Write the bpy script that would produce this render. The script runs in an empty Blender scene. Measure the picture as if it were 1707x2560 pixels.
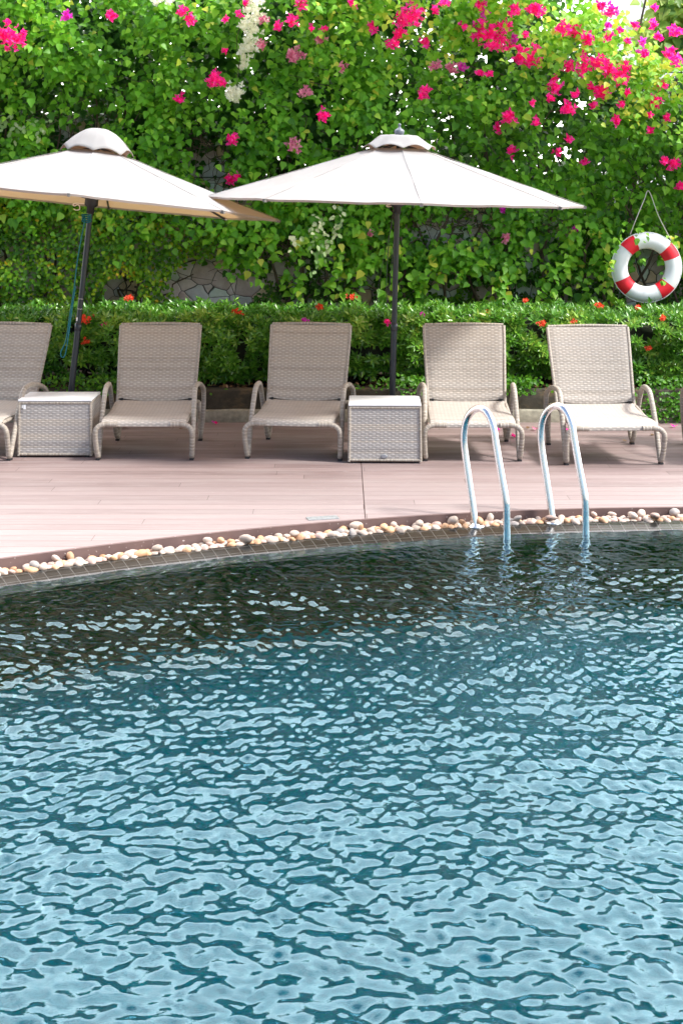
import bpy, bmesh, math, random
import numpy as np
from mathutils import Vector, Matrix, Quaternion
R = math.radians
S = bpy.context.scene
COL = S.collection
random.seed(7); rng = np.random.default_rng(11)

# ------------------------------------------------------------------ camera
CAMZ, F, CX, HY = 2.05, 3465.0, 853.5, 470.0
cam_d = bpy.data.cameras.new('camera'); cam = bpy.data.objects.new('camera', cam_d); COL.objects.link(cam)
cam.location = (0, 0, CAMZ); cam.rotation_euler = (R(90), 0, 0)
cam_d.sensor_fit = 'VERTICAL'; cam_d.sensor_height = 36; cam_d.lens = 36 * F / 2560
cam_d.shift_y = -(1280 - HY) / 2560
cam_d.clip_start = 0.05; cam_d.clip_end = 3000
S.camera = cam
def at(px, py, Y):
    """pixel of the 1707x2560 photograph at distance Y -> world point"""
    return Vector(((px - CX) * Y / F, Y, CAMZ - (py - HY) * Y / F))

# ------------------------------------------------------------------ sky, sun, exposure
SUN = Vector((.84, -.28, 1.0)).normalized()
SUN_EL = math.asin(SUN.z); SUN_AZ = math.atan2(SUN.x, SUN.y)
w = bpy.data.worlds.new('World'); S.world = w; w.use_nodes = True
nt = w.node_tree; nt.nodes.clear()
sky = nt.nodes.new('ShaderNodeTexSky'); sky.sky_type = 'NISHITA'; sky.sun_disc = False
sky.sun_elevation = SUN_EL; sky.sun_rotation = SUN_AZ; sky.dust_density = 2.5; sky.air_density = 1.0; sky.ozone_density = 1.0
bg = nt.nodes.new('ShaderNodeBackground'); bg.inputs[1].default_value = 0.15
wo = nt.nodes.new('ShaderNodeOutputWorld')
# bank of bright cloud low over the vines, thinning out overhead
tc = nt.nodes.new('ShaderNodeTexCoord'); sx = nt.nodes.new('ShaderNodeSeparateXYZ'); nt.links.new(tc.outputs['Generated'], sx.inputs[0])
cn = nt.nodes.new('ShaderNodeTexNoise'); cn.inputs['Scale'].default_value = 2.6; cn.inputs['Detail'].default_value = 7; nt.links.new(tc.outputs['Generated'], cn.inputs['Vector'])
def wmath(op, a, b):
    m = nt.nodes.new('ShaderNodeMath'); m.operation = op
    for i, v in enumerate((a, b)):
        if isinstance(v, (int, float)): m.inputs[i].default_value = v
        else: nt.links.new(v, m.inputs[i])
    return m.outputs[0]
def wstep(v, a, b):
    m = nt.nodes.new('ShaderNodeMapRange'); m.interpolation_type = 'SMOOTHSTEP'; m.inputs[1].default_value = a; m.inputs[2].default_value = b; nt.links.new(v, m.inputs[0]); return m.outputs[0]
cmask = wmath('MULTIPLY', wmath('MULTIPLY', wstep(sx.outputs[1], -.15, .45), wstep(sx.outputs[2], 1.0, .84)), wstep(cn.outputs[0], .20, .50))
cm = nt.nodes.new('ShaderNodeMix'); cm.data_type = 'RGBA'; nt.links.new(cmask, cm.inputs[0]); nt.links.new(sky.outputs[0], cm.inputs[6]); cm.inputs[7].default_value = (29.5, 28.0, 28.0, 1)
nt.links.new(cm.outputs[2], bg.inputs[0]); nt.links.new(bg.outputs[0], wo.inputs[0])
sl = bpy.data.lights.new('sun', 'SUN'); sl.energy = 3.3; sl.angle = R(8); sl.color = (1, .97, .92)
so = bpy.data.objects.new('sun', sl); COL.objects.link(so)
so.rotation_euler = SUN.to_track_quat('Z', 'Y').to_euler()
S.view_settings.view_transform = 'Standard'; S.view_settings.look = 'None'
S.view_settings.gamma = 1; S.view_settings.exposure = 0.84
S.render.engine = 'CYCLES'
S.cycles.max_bounces = 8; S.cycles.transparent_max_bounces = 8; S.cycles.caustics_reflective = False
S.cycles.sample_clamp_indirect = 6

# ------------------------------------------------------------------ helpers
def tag(o, label=None, cat=None, group=None, kind=None):
    if label: o['label'] = label
    if cat: o['category'] = cat
    if group: o['group'] = group
    if kind: o['kind'] = kind
    return o
def link(name, me, mat=None, parent=None):
    o = bpy.data.objects.new(name, me); COL.objects.link(o)
    if mat is not None:
        for m in (mat if isinstance(mat, (list, tuple)) else [mat]): me.materials.append(m)
    if parent: o.parent = parent
    return o
def empty(name, loc=(0, 0, 0), rz=0):
    o = bpy.data.objects.new(name, None); COL.objects.link(o); o.location = loc; o.rotation_euler = (0, 0, rz)
    o.empty_display_size = .2
    return o
def kids(o): return [c for c in bpy.data.objects if c.parent == o]
def copy_tree(o, parent=None):
    c = o.copy(); COL.objects.link(c)
    if parent: c.parent = parent
    for ch in kids(o): copy_tree(ch, c)
    return c

class MB:
    def __init__(s): s.v = []; s.f = []; s.uv = []; s.sm = []; s.mi = []
    def add(s, verts, faces, uvs=None, smooth=True, mi=0):
        b = len(s.v); s.v += [tuple(v) for v in verts]
        for i, f in enumerate(faces):
            s.f.append([b + k for k in f])
            s.uv.append(uvs[i] if uvs else [(verts[k][0] + verts[k][1], verts[k][2] + .3 * verts[k][1]) for k in f])
            s.sm.append(smooth); s.mi.append(mi)
        return s
    def box(s, c, d, rot=None, mi=0):
        hx, hy, hz = d[0] / 2, d[1] / 2, d[2] / 2
        vs = [Vector((x, y, z)) for x in (-hx, hx) for y in (-hy, hy) for z in (-hz, hz)]
        if rot: vs = [rot @ v for v in vs]
        vs = [v + Vector(c) for v in vs]
        return s.add(vs, [(0, 1, 3, 2), (4, 6, 7, 5), (0, 4, 5, 1), (2, 3, 7, 6), (0, 2, 6, 4), (1, 5, 7, 3)], smooth=False, mi=mi)
    def tube(s, pts, r, n=10, sub=4, closed=False, caps=True, mi=0, smoothpath=True, scale2=1.0):
        P = [Vector(p) for p in pts]
        if smoothpath and len(P) > 2:
            Q = []
            m = len(P)
            rng_ = range(m if closed else m - 1)
            for i in rng_:
                p0 = P[(i - 1) % m] if (closed or i > 0) else P[0] * 2 - P[1]
                p1 = P[i]; p2 = P[(i + 1) % m]
                p3 = P[(i + 2) % m] if (closed or i + 2 < m) else P[-1] * 2 - P[-2]
                for k in range(sub):
                    t = k / sub
                    Q.append(.5 * ((2 * p1) + (p2 - p0) * t + (2 * p0 - 5 * p1 + 4 * p2 - p3) * t * t + (3 * p1 - p0 - 3 * p2 + p3) * t ** 3))
            if not closed: Q.append(P[-1])
            P = Q
        m = len(P)
        rr = r if isinstance(r, (list, tuple)) else None
        T = []
        for i in range(m):
            a = P[(i - 1) % m] if (closed or i > 0) else P[i]; b = P[(i + 1) % m] if (closed or i < m - 1) else P[i]
            T.append((b - a).normalized())
        up = Vector((0, 0, 1)) if abs(T[0].z) < .9 else Vector((1, 0, 0))
        nrm = (up - T[0] * up.dot(T[0])).normalized()
        rings = []; L = 0; Ls = []
        for i in range(m):
            if i:
                q = T[i - 1].rotation_difference(T[i]); nrm = (q @ nrm); nrm = (nrm - T[i] * nrm.dot(T[i])).normalized()
                L += (P[i] - P[i - 1]).length
            Ls.append(L); bi = T[i].cross(nrm)
            rad = rr[min(int(i * len(rr) / m), len(rr) - 1)] if rr else r
            rings.append([P[i] + (nrm * math.cos(2 * math.pi * k / n) + bi * math.sin(2 * math.pi * k / n) * scale2) * rad for k in range(n)])
        vs = [v for rg in rings for v in rg]; fs = []; uv = []
        R0 = rr[0] if rr else r
        for i in range(m if closed else m - 1):
            j = (i + 1) % m
            for k in range(n):
                k2 = (k + 1) % n
                fs.append((i * n + k, i * n + k2, j * n + k2, j * n + k))
                u0 = 2 * math.pi * R0 * k / n; u1 = 2 * math.pi * R0 * (k + 1) / n; l0 = Ls[i]; l1 = Ls[j] if j > i else L + .02
                uv.append([(u0, l0), (u1, l0), (u1, l1), (u0, l1)])
        s.add(vs, fs, uv, True, mi)
        if caps and not closed:
            b = len(s.v); s.v += [tuple(v) for v in rings[0]] + [tuple(v) for v in rings[-1]]
            s.f.append([b + k for k in range(n)][::-1]); s.f.append([b + n + k for k in range(n)])
            for _ in range(2): s.uv.append([(0, 0)] * n); s.sm.append(False); s.mi.append(mi)
        return s
    def lathe(s, prof, c=(0, 0, 0), n=24, mi=0, rot=None):
        vs = []; fs = []; uv = []
        for r, z in prof:
            for k in range(n):
                v = Vector((r * math.cos(2 * math.pi * k / n), r * math.sin(2 * math.pi * k / n), z))
                if rot: v = rot @ v
                vs.append(v + Vector(c))
        for i in range(len(prof) - 1):
            for k in range(n):
                k2 = (k + 1) % n
                fs.append((i * n + k, i * n + k2, (i + 1) * n + k2, (i + 1) * n + k))
                uv.append([(k / n, prof[i][1]), ((k + 1) / n, prof[i][1]), ((k + 1) / n, prof[i + 1][1]), (k / n, prof[i + 1][1])])
        return s.add(vs, fs, uv, True, mi)
    def grid(s, fn, nu, nv, smooth=True, mi=0, uvfn=None):
        vs = [Vector(fn(i / nu, j / nv)) for j in range(nv + 1) for i in range(nu + 1)]
        fs = []; uv = []
        for j in range(nv):
            for i in range(nu):
                a = j * (nu + 1) + i
                fs.append((a, a + 1, a + nu + 2, a + nu + 1))
                g = uvfn or (lambda u, v: (u, v))
                uv.append([g(i / nu, j / nv), g((i + 1) / nu, j / nv), g((i + 1) / nu, (j + 1) / nv), g(i / nu, (j + 1) / nv)])
        return s.add(vs, fs, uv, smooth, mi)
    def mesh(s, name):
        me = bpy.data.meshes.new(name); me.from_pydata(s.v, [], s.f)
        ul = me.uv_layers.new(name='UVMap')
        flat = [c for f in s.uv for p in f for c in p]
        ul.data.foreach_set('uv', flat)
        me.polygons.foreach_set('use_smooth', s.sm); me.polygons.foreach_set('material_index', s.mi)
        me.update(); return me
    def build(s, name, mat, parent=None, bevel=0, solid=0, sub=0):
        o = link(name, s.mesh(name), mat, parent)
        if solid:
            m = o.modifiers.new('t', 'SOLIDIFY'); m.thickness = solid; m.offset = 0
        if bevel:
            m = o.modifiers.new('b', 'BEVEL'); m.width = bevel; m.segments = 2; m.limit_method = 'ANGLE'
        if sub:
            m = o.modifiers.new('s', 'SUBSURF'); m.levels = sub; m.render_levels = sub
        return o

# ------------------------------------------------------------------ materials
class NT:
    def __init__(s, name):
        s.m = bpy.data.materials.new(name); s.m.use_nodes = True; s.t = s.m.node_tree
        s.p = s.t.nodes['Principled BSDF']; s.out = s.t.nodes['Material Output']
    def n(s, typ, **kw):
        nd = s.t.nodes.new('ShaderNode' + typ)
        for k, v in kw.items():
            if k.startswith('i_'):
                key = k[2:]; key = int(key) if key.isdigit() else key.replace('_', ' ')
                if isinstance(v, bpy.types.NodeSocket): s.t.links.new(v, nd.inputs[key])
                else: nd.inputs[key].default_value = v
            else: setattr(nd, k, v)
        return nd
    def l(s, a, b): s.t.links.new(a, b)
    def math(s, op, a, b=0.0, c=None):
        nd = s.n('Math', operation=op)
        for i, x in enumerate((a, b) if c is None else (a, b, c)):
            if isinstance(x, bpy.types.NodeSocket): s.l(x, nd.inputs[i])
            else: nd.inputs[i].default_value = x
        return nd.outputs[0]
    def ramp(s, fac, stops, interp='LINEAR'):
        nd = s.n('ValToRGB'); cr = nd.color_ramp; cr.interpolation = interp
        while len(cr.elements) < len(stops): cr.elements.new(.5)
        for e, (p, c) in zip(cr.elements, stops):
            e.position = p; e.color = (c[0], c[1], c[2], 1) if not isinstance(c, (int, float)) else (c, c, c, 1)
        s.l(fac, nd.inputs[0]); return nd.outputs[0]
    def mix(s, fac, a, b, mode='MIX'):
        nd = s.n('Mix', data_type='RGBA', blend_type=mode)
        for sock, x in ((nd.inputs[0], fac), (nd.inputs[6], a), (nd.inputs[7], b)):
            if isinstance(x, bpy.types.NodeSocket): s.l(x, sock)
            elif isinstance(x, (int, float)): sock.default_value = x if sock == nd.inputs[0] else (x, x, x, 1)
            else: sock.default_value = (x[0], x[1], x[2], 1)
        return nd.outputs[2]
    def noise(s, vec, scale, detail=4, rough=.5):
        nd = s.n('TexNoise'); nd.inputs['Scale'].default_value = scale; nd.inputs['Detail'].default_value = detail; nd.inputs['Roughness'].default_value = rough
        if vec is not None: s.l(vec, nd.inputs['Vector'])
        return nd.outputs[0]
    def mapping(s, vec, scale=(1, 1, 1), loc=(0, 0, 0), rot=(0, 0, 0)):
        nd = s.n('Mapping'); nd.inputs['Scale'].default_value = scale; nd.inputs['Location'].default_value = loc; nd.inputs['Rotation'].default_value = rot
        s.l(vec, nd.inputs[0]); return nd.outputs[0]
    def bump(s, h, strength=.3, dist=.01, target=None):
        nd = s.n('Bump'); nd.inputs['Strength'].default_value = strength; nd.inputs['Distance'].default_value = dist
        s.l(h, nd.inputs['Height']); s.l(nd.outputs[0], (target or s.p).inputs['Normal']); return nd
    def set(s, **kw):
        for k, v in kw.items():
            k = k.replace('_', ' ')
            if isinstance(v, bpy.types.NodeSocket): s.l(v, s.p.inputs[k])
            else: s.p.inputs[k].default_value = (v[0], v[1], v[2], 1) if isinstance(v, tuple) and len(v) == 3 else v
        return s
def obj_co(T): return T.n('TexCoord').outputs['Object']
def geo_co(T): return T.n('NewGeometry').outputs['Position']

def plain(name, col, rough=.5, metal=0, var=.12, scale=8, bump=0):
    T = NT(name); nz = T.noise(obj_co(T), scale, 5, .6)
    c = T.ramp(nz, [(.3, tuple(x * (1 - var) for x in col)), (.7, tuple(min(1, x * (1 + var)) for x in col))])
    T.set(Base_Color=c, Roughness=rough, Metallic=metal)
    if bump: T.bump(nz, bump, .005)
    return T.m

def wicker(name, tones, rp=.0145, cp=.029, dark=.50):
    T = NT(name)
    uv = T.n('UVMap').outputs[0]; sp = T.n('SeparateXYZ'); T.l(uv, sp.inputs[0]); u, v = sp.outputs[0], sp.outputs[1]
    vr = T.math('DIVIDE', v, rp); row = T.math('FLOOR', vr); fr = T.math('SUBTRACT', vr, row)
    ph = T.math('MULTIPLY', T.math('ADD', T.math('DIVIDE', u, cp), row), math.pi)
    sn = T.math('SINE', ph)
    ov = T.math('MAXIMUM', sn, 0.0)
    rr = T.math('ABSOLUTE', T.math('SUBTRACT', T.math('MULTIPLY', fr, 2.0), 1.0))
    prof = T.math('SUBTRACT', 1.0, T.math('POWER', rr, 3.0))
    hgt = T.math('MULTIPLY', prof, T.math('ADD', T.math('MULTIPLY', ov, .65), .35))
    cmb = T.n('CombineXYZ'); T.l(row, cmb.inputs[1]); T.l(T.math('FLOOR', T.math('DIVIDE', u, .9)), cmb.inputs[0])
    wn = T.n('TexWhiteNoise', noise_dimensions='2D'); T.l(cmb.outputs[0], wn.inputs['Vector'])
    base = T.ramp(wn.outputs[0], [(i / max(1, len(tones) - 1), t) for i, t in enumerate(tones)])
    colm = T.math('FLOOR', T.math('DIVIDE', u, cp))
    cm2 = T.n('CombineXYZ'); T.l(colm, cm2.inputs[0]); T.l(row, cm2.inputs[1])
    wn2 = T.n('TexWhiteNoise', noise_dimensions='2D'); T.l(cm2.outputs[0], wn2.inputs['Vector'])
    base = T.mix(.25, base, T.ramp(wn2.outputs[0], [(0, .35), (1, .65)]), 'OVERLAY')
    band = T.n('CombineXYZ'); T.l(T.math('FLOOR', T.math('DIVIDE', row, 4.0)), band.inputs[1]); oi = T.n('ObjectInfo'); T.l(oi.outputs['Random'], band.inputs[0])
    wb = T.n('TexWhiteNoise', noise_dimensions='2D'); T.l(band.outputs[0], wb.inputs['Vector'])
    base = T.mix(T.math('MULTIPLY', wb.outputs[0], .6), base, T.ramp(wb.outputs[0], [(0, tones[0]), (.5, tones[3]), (1, tones[-1])]))
    # gaps and crossings: shade between the strands multiplied into the colour
    shade = T.math('ADD', T.math('MULTIPLY', T.math('POWER', hgt, .6), 1 - dark), dark)
    col = T.mix(1.0, base, shade, 'MULTIPLY')
    T.set(Base_Color=col, Roughness=.55); T.p.inputs['Specular IOR Level'].default_value = .3
    T.bump(hgt, .45, .005)
    return T.m

tan_t = [(.30, .235, .165), (.42, .35, .265), (.52, .45, .36), (.36, .32, .28), (.47, .385, .28)]
lt_t = [(.42, .395, .37), (.48, .455, .43), (.53, .505, .475), (.43, .415, .40), (.55, .49, .415)]
M = {}
M['wick_back'] = wicker('wicker_back_shade', [(.42, .36, .29), (.51, .45, .375), (.59, .53, .455), (.48, .435, .38), (.55, .48, .395)])  # backs under the parasols: colour lifted against their shade
M['wick_back_sun'] = wicker('wicker_back_sun', [(.36, .32, .275), (.41, .37, .325), (.46, .42, .375), (.38, .345, .31), (.44, .39, .335)])  # same wicker; colour set darker because these backs stand in sun
M['wick_seat'] = wicker('wicker_seat', [(.47, .425, .375), (.54, .495, .44), (.60, .555, .50), (.50, .46, .42), (.57, .515, .445)])
M['wick_tube'] = wicker('wicker_wrap', [(.36, .315, .26), (.42, .375, .315), (.49, .44, .375), (.40, .36, .31)], rp=.013, cp=.06, dark=.62)
M['wick_box'] = wicker('wicker_box', lt_t, rp=.0143, cp=.028)
M['black'] = plain('black_plastic', (.018, .018, .02), .5)
M['pole'] = plain('dark_pole_paint', (.012, .015, .022), .28, 0, .2, 20)
M['rib'] = plain('dark_rib_metal', (.05, .052, .06), .35)
M['finial'] = plain('grey_finial_plastic', (.13, .15, .18), .35)
M['stone_base'] = plain('cast_base', (.10, .10, .10), .8, 0, .3, 30, .4)
M['tabletop'] = plain('white_laminate', (.80, .82, .83), .3, 0, .03, 3)
M['rope_teal'] = plain('teal_cord', (.0, .13, .16), .7)
M['rope_white'] = plain('white_cord', (.62, .56, .50), .7)
M['hook'] = plain('cream_hook', (.75, .68, .6), .4)
M['badge'] = plain('grey_badge', (.24, .25, .27), .4)
M['mark'] = plain('white_paint_mark', (.7, .7, .7), .6)

def fabric_mat():
    T = NT('cream_canvas'); co = obj_co(T)
    wv = T.n('TexNoise'); wv.inputs['Scale'].default_value = 1.7; wv.inputs['Detail'].default_value = 5; T.l(co, wv.inputs['Vector'])
    c = T.ramp(wv.outputs[0], [(.3, (.325, .33, .33)), (.55, (.375, .38, .38)), (.75, (.345, .345, .335))])
    T.set(Base_Color=c, Roughness=.9); T.p.inputs['Specular IOR Level'].default_value = .1
    fine = T.noise(co, 260, 2); T.bump(fine, .15, .002)
    tr = T.n('BsdfTranslucent'); tr.inputs[0].default_value = (.85, .52, .24, 1)
    mx = T.n('MixShader'); mx.inputs[0].default_value = .24
    T.l(T.p.outputs[0], mx.inputs[1]); T.l(tr.outputs[0], mx.inputs[2]); T.l(mx.outputs[0], T.out.inputs[0])
    return T.m
M['fabric'] = fabric_mat()
M['pocket'] = plain('soiled_canvas', (.16, .15, .14), .9, 0, .6, 60)

def steel_mat():
    T = NT('brushed_steel'); co = obj_co(T)
    nz = T.noise(T.mapping(co, (60, 60, 6)), 3, 4)
    T.set(Base_Color=(.78, .79, .80), Metallic=1.0, Roughness=T.ramp(nz, [(.3, .16), (.7, .30)])); return T.m
M['steel'] = steel_mat()
M['buoy_white'] = plain('white_vinyl', (.84, .85, .87), .4, 0, .05, 4)
M['buoy_red'] = plain('red_vinyl', (.82, .015, .035), .4, 0, .1, 6)

def deck_mat():
    T = NT('composite_deck'); co = geo_co(T); sp = T.n('SeparateXYZ'); T.l(co, sp.inputs[0])
    bw = .132
    yb = T.math('DIVIDE', sp.outputs[1], bw); row = T.math('FLOOR', yb); fr = T.math('SUBTRACT', yb, row)
    # each board is cut at its own places, except along the long seam at x = 0.147
    side = T.math('GREATER_THAN', sp.outputs[0], .147)
    cb = T.n('CombineXYZ'); T.l(row, cb.inputs[1]); T.l(side, cb.inputs[0])
    wn0 = T.n('TexWhiteNoise', noise_dimensions='2D'); T.l(cb.outputs[0], wn0.inputs['Vector'])
    xs = T.math('DIVIDE', T.math('ADD', sp.outputs[0], T.math('MULTIPLY', wn0.outputs[0], 3.0)), 3.1)
    xi = T.math('FLOOR', xs); xf = T.math('SUBTRACT', xs, xi)
    cb2 = T.n('CombineXYZ'); T.l(row, cb2.inputs[1]); T.l(T.math('ADD', xi, T.math('MULTIPLY', side, 17.0)), cb2.inputs[0])
    wn = T.n('TexWhiteNoise', noise_dimensions='2D'); T.l(cb2.outputs[0], wn.inputs['Vector'])
    gr = T.noise(T.mapping(co, (1.2, 22, 1)), 2.2, 6, .65)
    gr2 = T.noise(T.mapping(co, (.5, 3, 1)), 1.6, 5, .6)
    fine = T.noise(T.mapping(co, (4, 90, 1)), 3, 3, .6)
    c = T.ramp(wn.outputs[0], [(0, (.150, .098, .093)), (.5, (.195, .133, .127)), (1, (.255, .185, .177))])
    c = T.mix(T.ramp(gr, [(.35, 0.0), (.75, .55)]), c, (.37, .315, .305))
    c = T.mix(T.ramp(gr2, [(.45, 0.0), (.7, .45)]), c, (.38, .33, .32))
    c = T.mix(T.ramp(fine, [(.4, 0.0), (.8, .25)]), c, (.20, .12, .11))
    sc = T.noise(T.mapping(co, (3, 30, 1)), 4, 2, .5)
    c = T.mix(T.ramp(sc, [(.68, 0.0), (.74, .6)]), c, (.58, .53, .51))
    # boards turn paler towards the pool, broken up by noise
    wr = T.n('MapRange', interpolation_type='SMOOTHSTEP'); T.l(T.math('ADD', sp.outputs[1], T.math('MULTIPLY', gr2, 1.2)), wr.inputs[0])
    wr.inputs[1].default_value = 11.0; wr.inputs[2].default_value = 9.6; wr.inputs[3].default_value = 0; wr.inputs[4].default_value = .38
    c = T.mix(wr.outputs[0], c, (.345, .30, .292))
    gap = T.math('LESS_THAN', fr, .035)
    seam = T.math('LESS_THAN', T.math('ABSOLUTE', T.math('SUBTRACT', sp.outputs[0], .147)), .0035)
    jt = T.math('LESS_THAN', xf, .0012)
    g = T.math('MAXIMUM', T.math('MAXIMUM', T.math('MULTIPLY', gap, .8), seam), T.math('MULTIPLY', jt, .8))
    c = T.mix(g, c, (.05, .03, .028))
    T.set(Base_Color=c, Roughness=T.ramp(gr2, [(.3, .62), (.7, .42)]))
    T.bump(T.math('SUBTRACT', T.math('MULTIPLY', fine, .2), g), .35, .004)
    return T.m
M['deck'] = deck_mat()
def fascia_mat():
    T = NT('fascia_board'); co = geo_co(T)
    n1 = T.noise(T.mapping(co, (1, 1, 1)), 7, 5); c = T.ramp(n1, [(.3, (.11, .068, .063)), (.7, (.15, .098, .09))])
    n2 = T.noise(T.mapping(co, (1, 1, 1)), 60, 1); c = T.mix(T.ramp(n2, [(.72, 0.0), (.76, .8)]), c, (.55, .5, .47))
    T.set(Base_Color=c, Roughness=.6); return T.m
M['fascia'] = fascia_mat()
def tile_mat(name, c1, c2, grout, size, rough=.25):
    T = NT(name); uv = T.n('UVMap').outputs[0]
    wob = T.n('TexNoise'); wob.inputs['Scale'].default_value = 9; T.l(uv, wob.inputs['Vector'])
    vm = T.n('VectorMath', operation='MULTIPLY_ADD'); T.l(wob.outputs[1], vm.inputs[0]); vm.inputs[1].default_value = (.008, .008, 0); T.l(uv, vm.inputs[2])
    b = T.n('TexBrick'); b.offset = 0; b.squash = 1
    b.inputs['Color1'].default_value = (*c1, 1); b.inputs['Color2'].default_value = (*c2, 1); b.inputs['Mortar'].default_value = (*grout, 1)
    b.inputs['Scale'].default_value = 1; b.inputs['Mortar Size'].default_value = .0035; b.inputs['Mortar Smooth'].default_value = .3
    b.inputs['Brick Width'].default_value = size; b.inputs['Row Height'].default_value = size; T.l(vm.outputs[0], b.inputs['Vector'])
    nz = T.noise(uv, 14, 5, .6); c = T.mix(.5, b.outputs[0], T.ramp(nz, [(.3, .25), (.7, .8)]), 'OVERLAY')
    T.set(Base_Color=c, Roughness=rough, Specular_IOR_Level=.0 if rough > .3 else .35); T.bump(b.outputs[1], -.3, .003); return T.m
M['coping'] = tile_mat('dark_edge_tile', (.011, .012, .0115), (.022, .022, .020), (.060, .060, .056), .078, .18)
M['pool_wall'] = tile_mat('pool_wall_tile', (.004, .018, .021), (.003, .012, .015), (.008, .03, .034), .078, .4)
def floor_mat():
    T = NT('pool_floor_tile'); co = geo_co(T)
    b = T.n('TexBrick'); b.offset = 0
    b.inputs['Color1'].default_value = (.0, .076, .115, 1); b.inputs['Color2'].default_value = (.0, .052, .086, 1); b.inputs['Mortar'].default_value = (.0, .11, .14, 1)
    b.inputs['Scale'].default_value = 1; b.inputs['Mortar Size'].default_value = .004; b.inputs['Brick Width'].default_value = .1; b.inputs['Row Height'].default_value = .1
    T.l(co, b.inputs['Vector'])
    T.set(Base_Color=b.outputs[0], Roughness=.9, Specular_IOR_Level=0.0); return T.m
M['pool_floor'] = floor_mat()
def water_mat():
    T = NT('water'); t = T.t; co = geo_co(T)
    t.nodes.remove(T.p)
    n1 = T.noise(T.mapping(co, (1, 1, 1)), 30, 3, .55)
    bp = T.n('Bump'); bp.inputs['Strength'].default_value = .27; bp.inputs['Distance'].default_value = .006; T.l(n1, bp.inputs['Height'])
    fr = T.n('Fresnel'); fr.inputs['IOR'].default_value = 1.46; T.l(bp.outputs[0], fr.inputs['Normal'])
    gl = T.n('BsdfGlossy'); gl.inputs['Roughness'].default_value = .02; gl.inputs['Color'].default_value = (.60, .90, 1, 1); T.l(bp.outputs[0], gl.inputs['Normal'])
    rf = T.n('BsdfRefraction'); rf.inputs['IOR'].default_value = 1.33; rf.inputs['Roughness'].default_value = 0.0; rf.inputs['Color'].default_value = (.86, .98, 1, 1); T.l(bp.outputs[0], rf.inputs['Normal'])
    mx = T.n('MixShader'); T.l(fr.outputs[0], mx.inputs[0]); T.l(rf.outputs[0], mx.inputs[1]); T.l(gl.outputs[0], mx.inputs[2])
    T.l(mx.outputs[0], T.out.inputs[0]); return T.m
M['water'] = water_mat()

def stone_mat():
    T = NT('crazy_paved_stone'); co = geo_co(T)
    mp = T.mapping(co, (1, .05, 1.25)); wob = T.n('TexNoise'); wob.inputs['Scale'].default_value = 5; T.l(mp, wob.inputs['Vector'])
    vm = T.n('VectorMath', operation='MULTIPLY_ADD'); T.l(wob.outputs[1], vm.inputs[0]); vm.inputs[1].default_value = (.09, .0, .09); T.l(mp, vm.inputs[2])
    v1 = T.n('TexVoronoi', feature='DISTANCE_TO_EDGE'); v1.inputs['Scale'].default_value = 4.3; T.l(vm.outputs[0], v1.inputs['Vector'])
    v2 = T.n('TexVoronoi', feature='F1'); v2.inputs['Scale'].default_value = 4.3; T.l(vm.outputs[0], v2.inputs['Vector'])
    sp = T.n('SeparateColor'); T.l(v2.outputs['Color'], sp.inputs[0])
    c = T.ramp(sp.outputs[0], [(0, (.56, .46, .45)), (.3, (.66, .58, .57)), (.5, (.62, .70, .64)), (.7, (.56, .57, .58)), (.85, (.70, .55, .38)), (1, (.78, .78, .74))], 'CONSTANT')
    nz = T.noise(co, 9, 6, .65); c = T.mix(.6, c, T.ramp(nz, [(.3, .3), (.7, .7)]), 'OVERLAY')
    mk = T.ramp(v1.outputs[0], [(.006, 0.0), (.020, 1.0)])
    c = T.mix(mk, (.045, .04, .036), c)
    T.set(Base_Color=c, Roughness=.85)
    T.bump(T.math('ADD', T.ramp(v1.outputs[0], [(0, 0.0), (.07, 1.0)]), T.math('MULTIPLY', nz, .5)), .5, .02); return T.m
M['stone'] = stone_mat()
M['white_wall'] = plain('white_render', (.80, .80, .79), .8, 0, .04, 2)
M['soil'] = plain('soil', (.045, .032, .022), .95, 0, .5, 25, .6)
M['grit'] = plain('pale_grit', (.22, .175, .14), .95, 0, .5, 90, .8)
M['paving'] = plain('pale_paving', (.45, .42, .38), .8, 0, .15, 5)
M['ground'] = plain('ground_earth', (.16, .17, .09), .95, 0, .3, 1.2)
def kerb_mat(name, a, b, c3):
    T = NT(name); co = geo_co(T); n1 = T.noise(T.mapping(co, (1, 1, 2)), 3.2, 7, .7); n2 = T.noise(co, 26, 4)
    c = T.ramp(n1, [(.3, a), (.52, b), (.68, c3)]); c = T.mix(.5, c, T.ramp(n2, [(.3, .3), (.7, .7)]), 'OVERLAY')
    T.set(Base_Color=c, Roughness=.9); T.bump(n2, .5, .006); return T.m
M['kerb'] = kerb_mat('kerb_concrete', (.20, .19, .15), (.30, .29, .23), (.36, .34, .27))
M['planter'] = kerb_mat('mossy_planter_wall', (.022, .022, .017), (.05, .044, .030), (.16, .11, .055))

def leaf_mat(name, stops, trans=.35, spec=.35, rough=.45):
    T = NT(name); at_ = T.n('Attribute', attribute_name='tint')
    c = T.ramp(at_.outputs['Fac'], stops)
    T.set(Base_Color=c, Roughness=rough); T.p.inputs['Specular IOR Level'].default_value = spec
    tr = T.n('BsdfTranslucent'); hs = T.n('HueSaturation'); hs.inputs['Value'].default_value = 1.9; hs.inputs['Hue'].default_value = .485; T.l(c, hs.inputs['Color']); T.l(hs.outputs[0], tr.inputs[0])
    mx = T.n('MixShader'); mx.inputs[0].default_value = trans
    T.l(T.p.outputs[0], mx.inputs[1]); T.l(tr.outputs[0], mx.inputs[2]); T.l(mx.outputs[0], T.out.inputs[0])
    return T.m
M['leaf'] = leaf_mat('vine_leaf', [(0, (.020, .09, .010)), (.35, (.080, .26, .014)), (.65, (.165, .43, .024)), (.88, (.30, .56, .045)), (1, (.55, .58, .07))])
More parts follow.
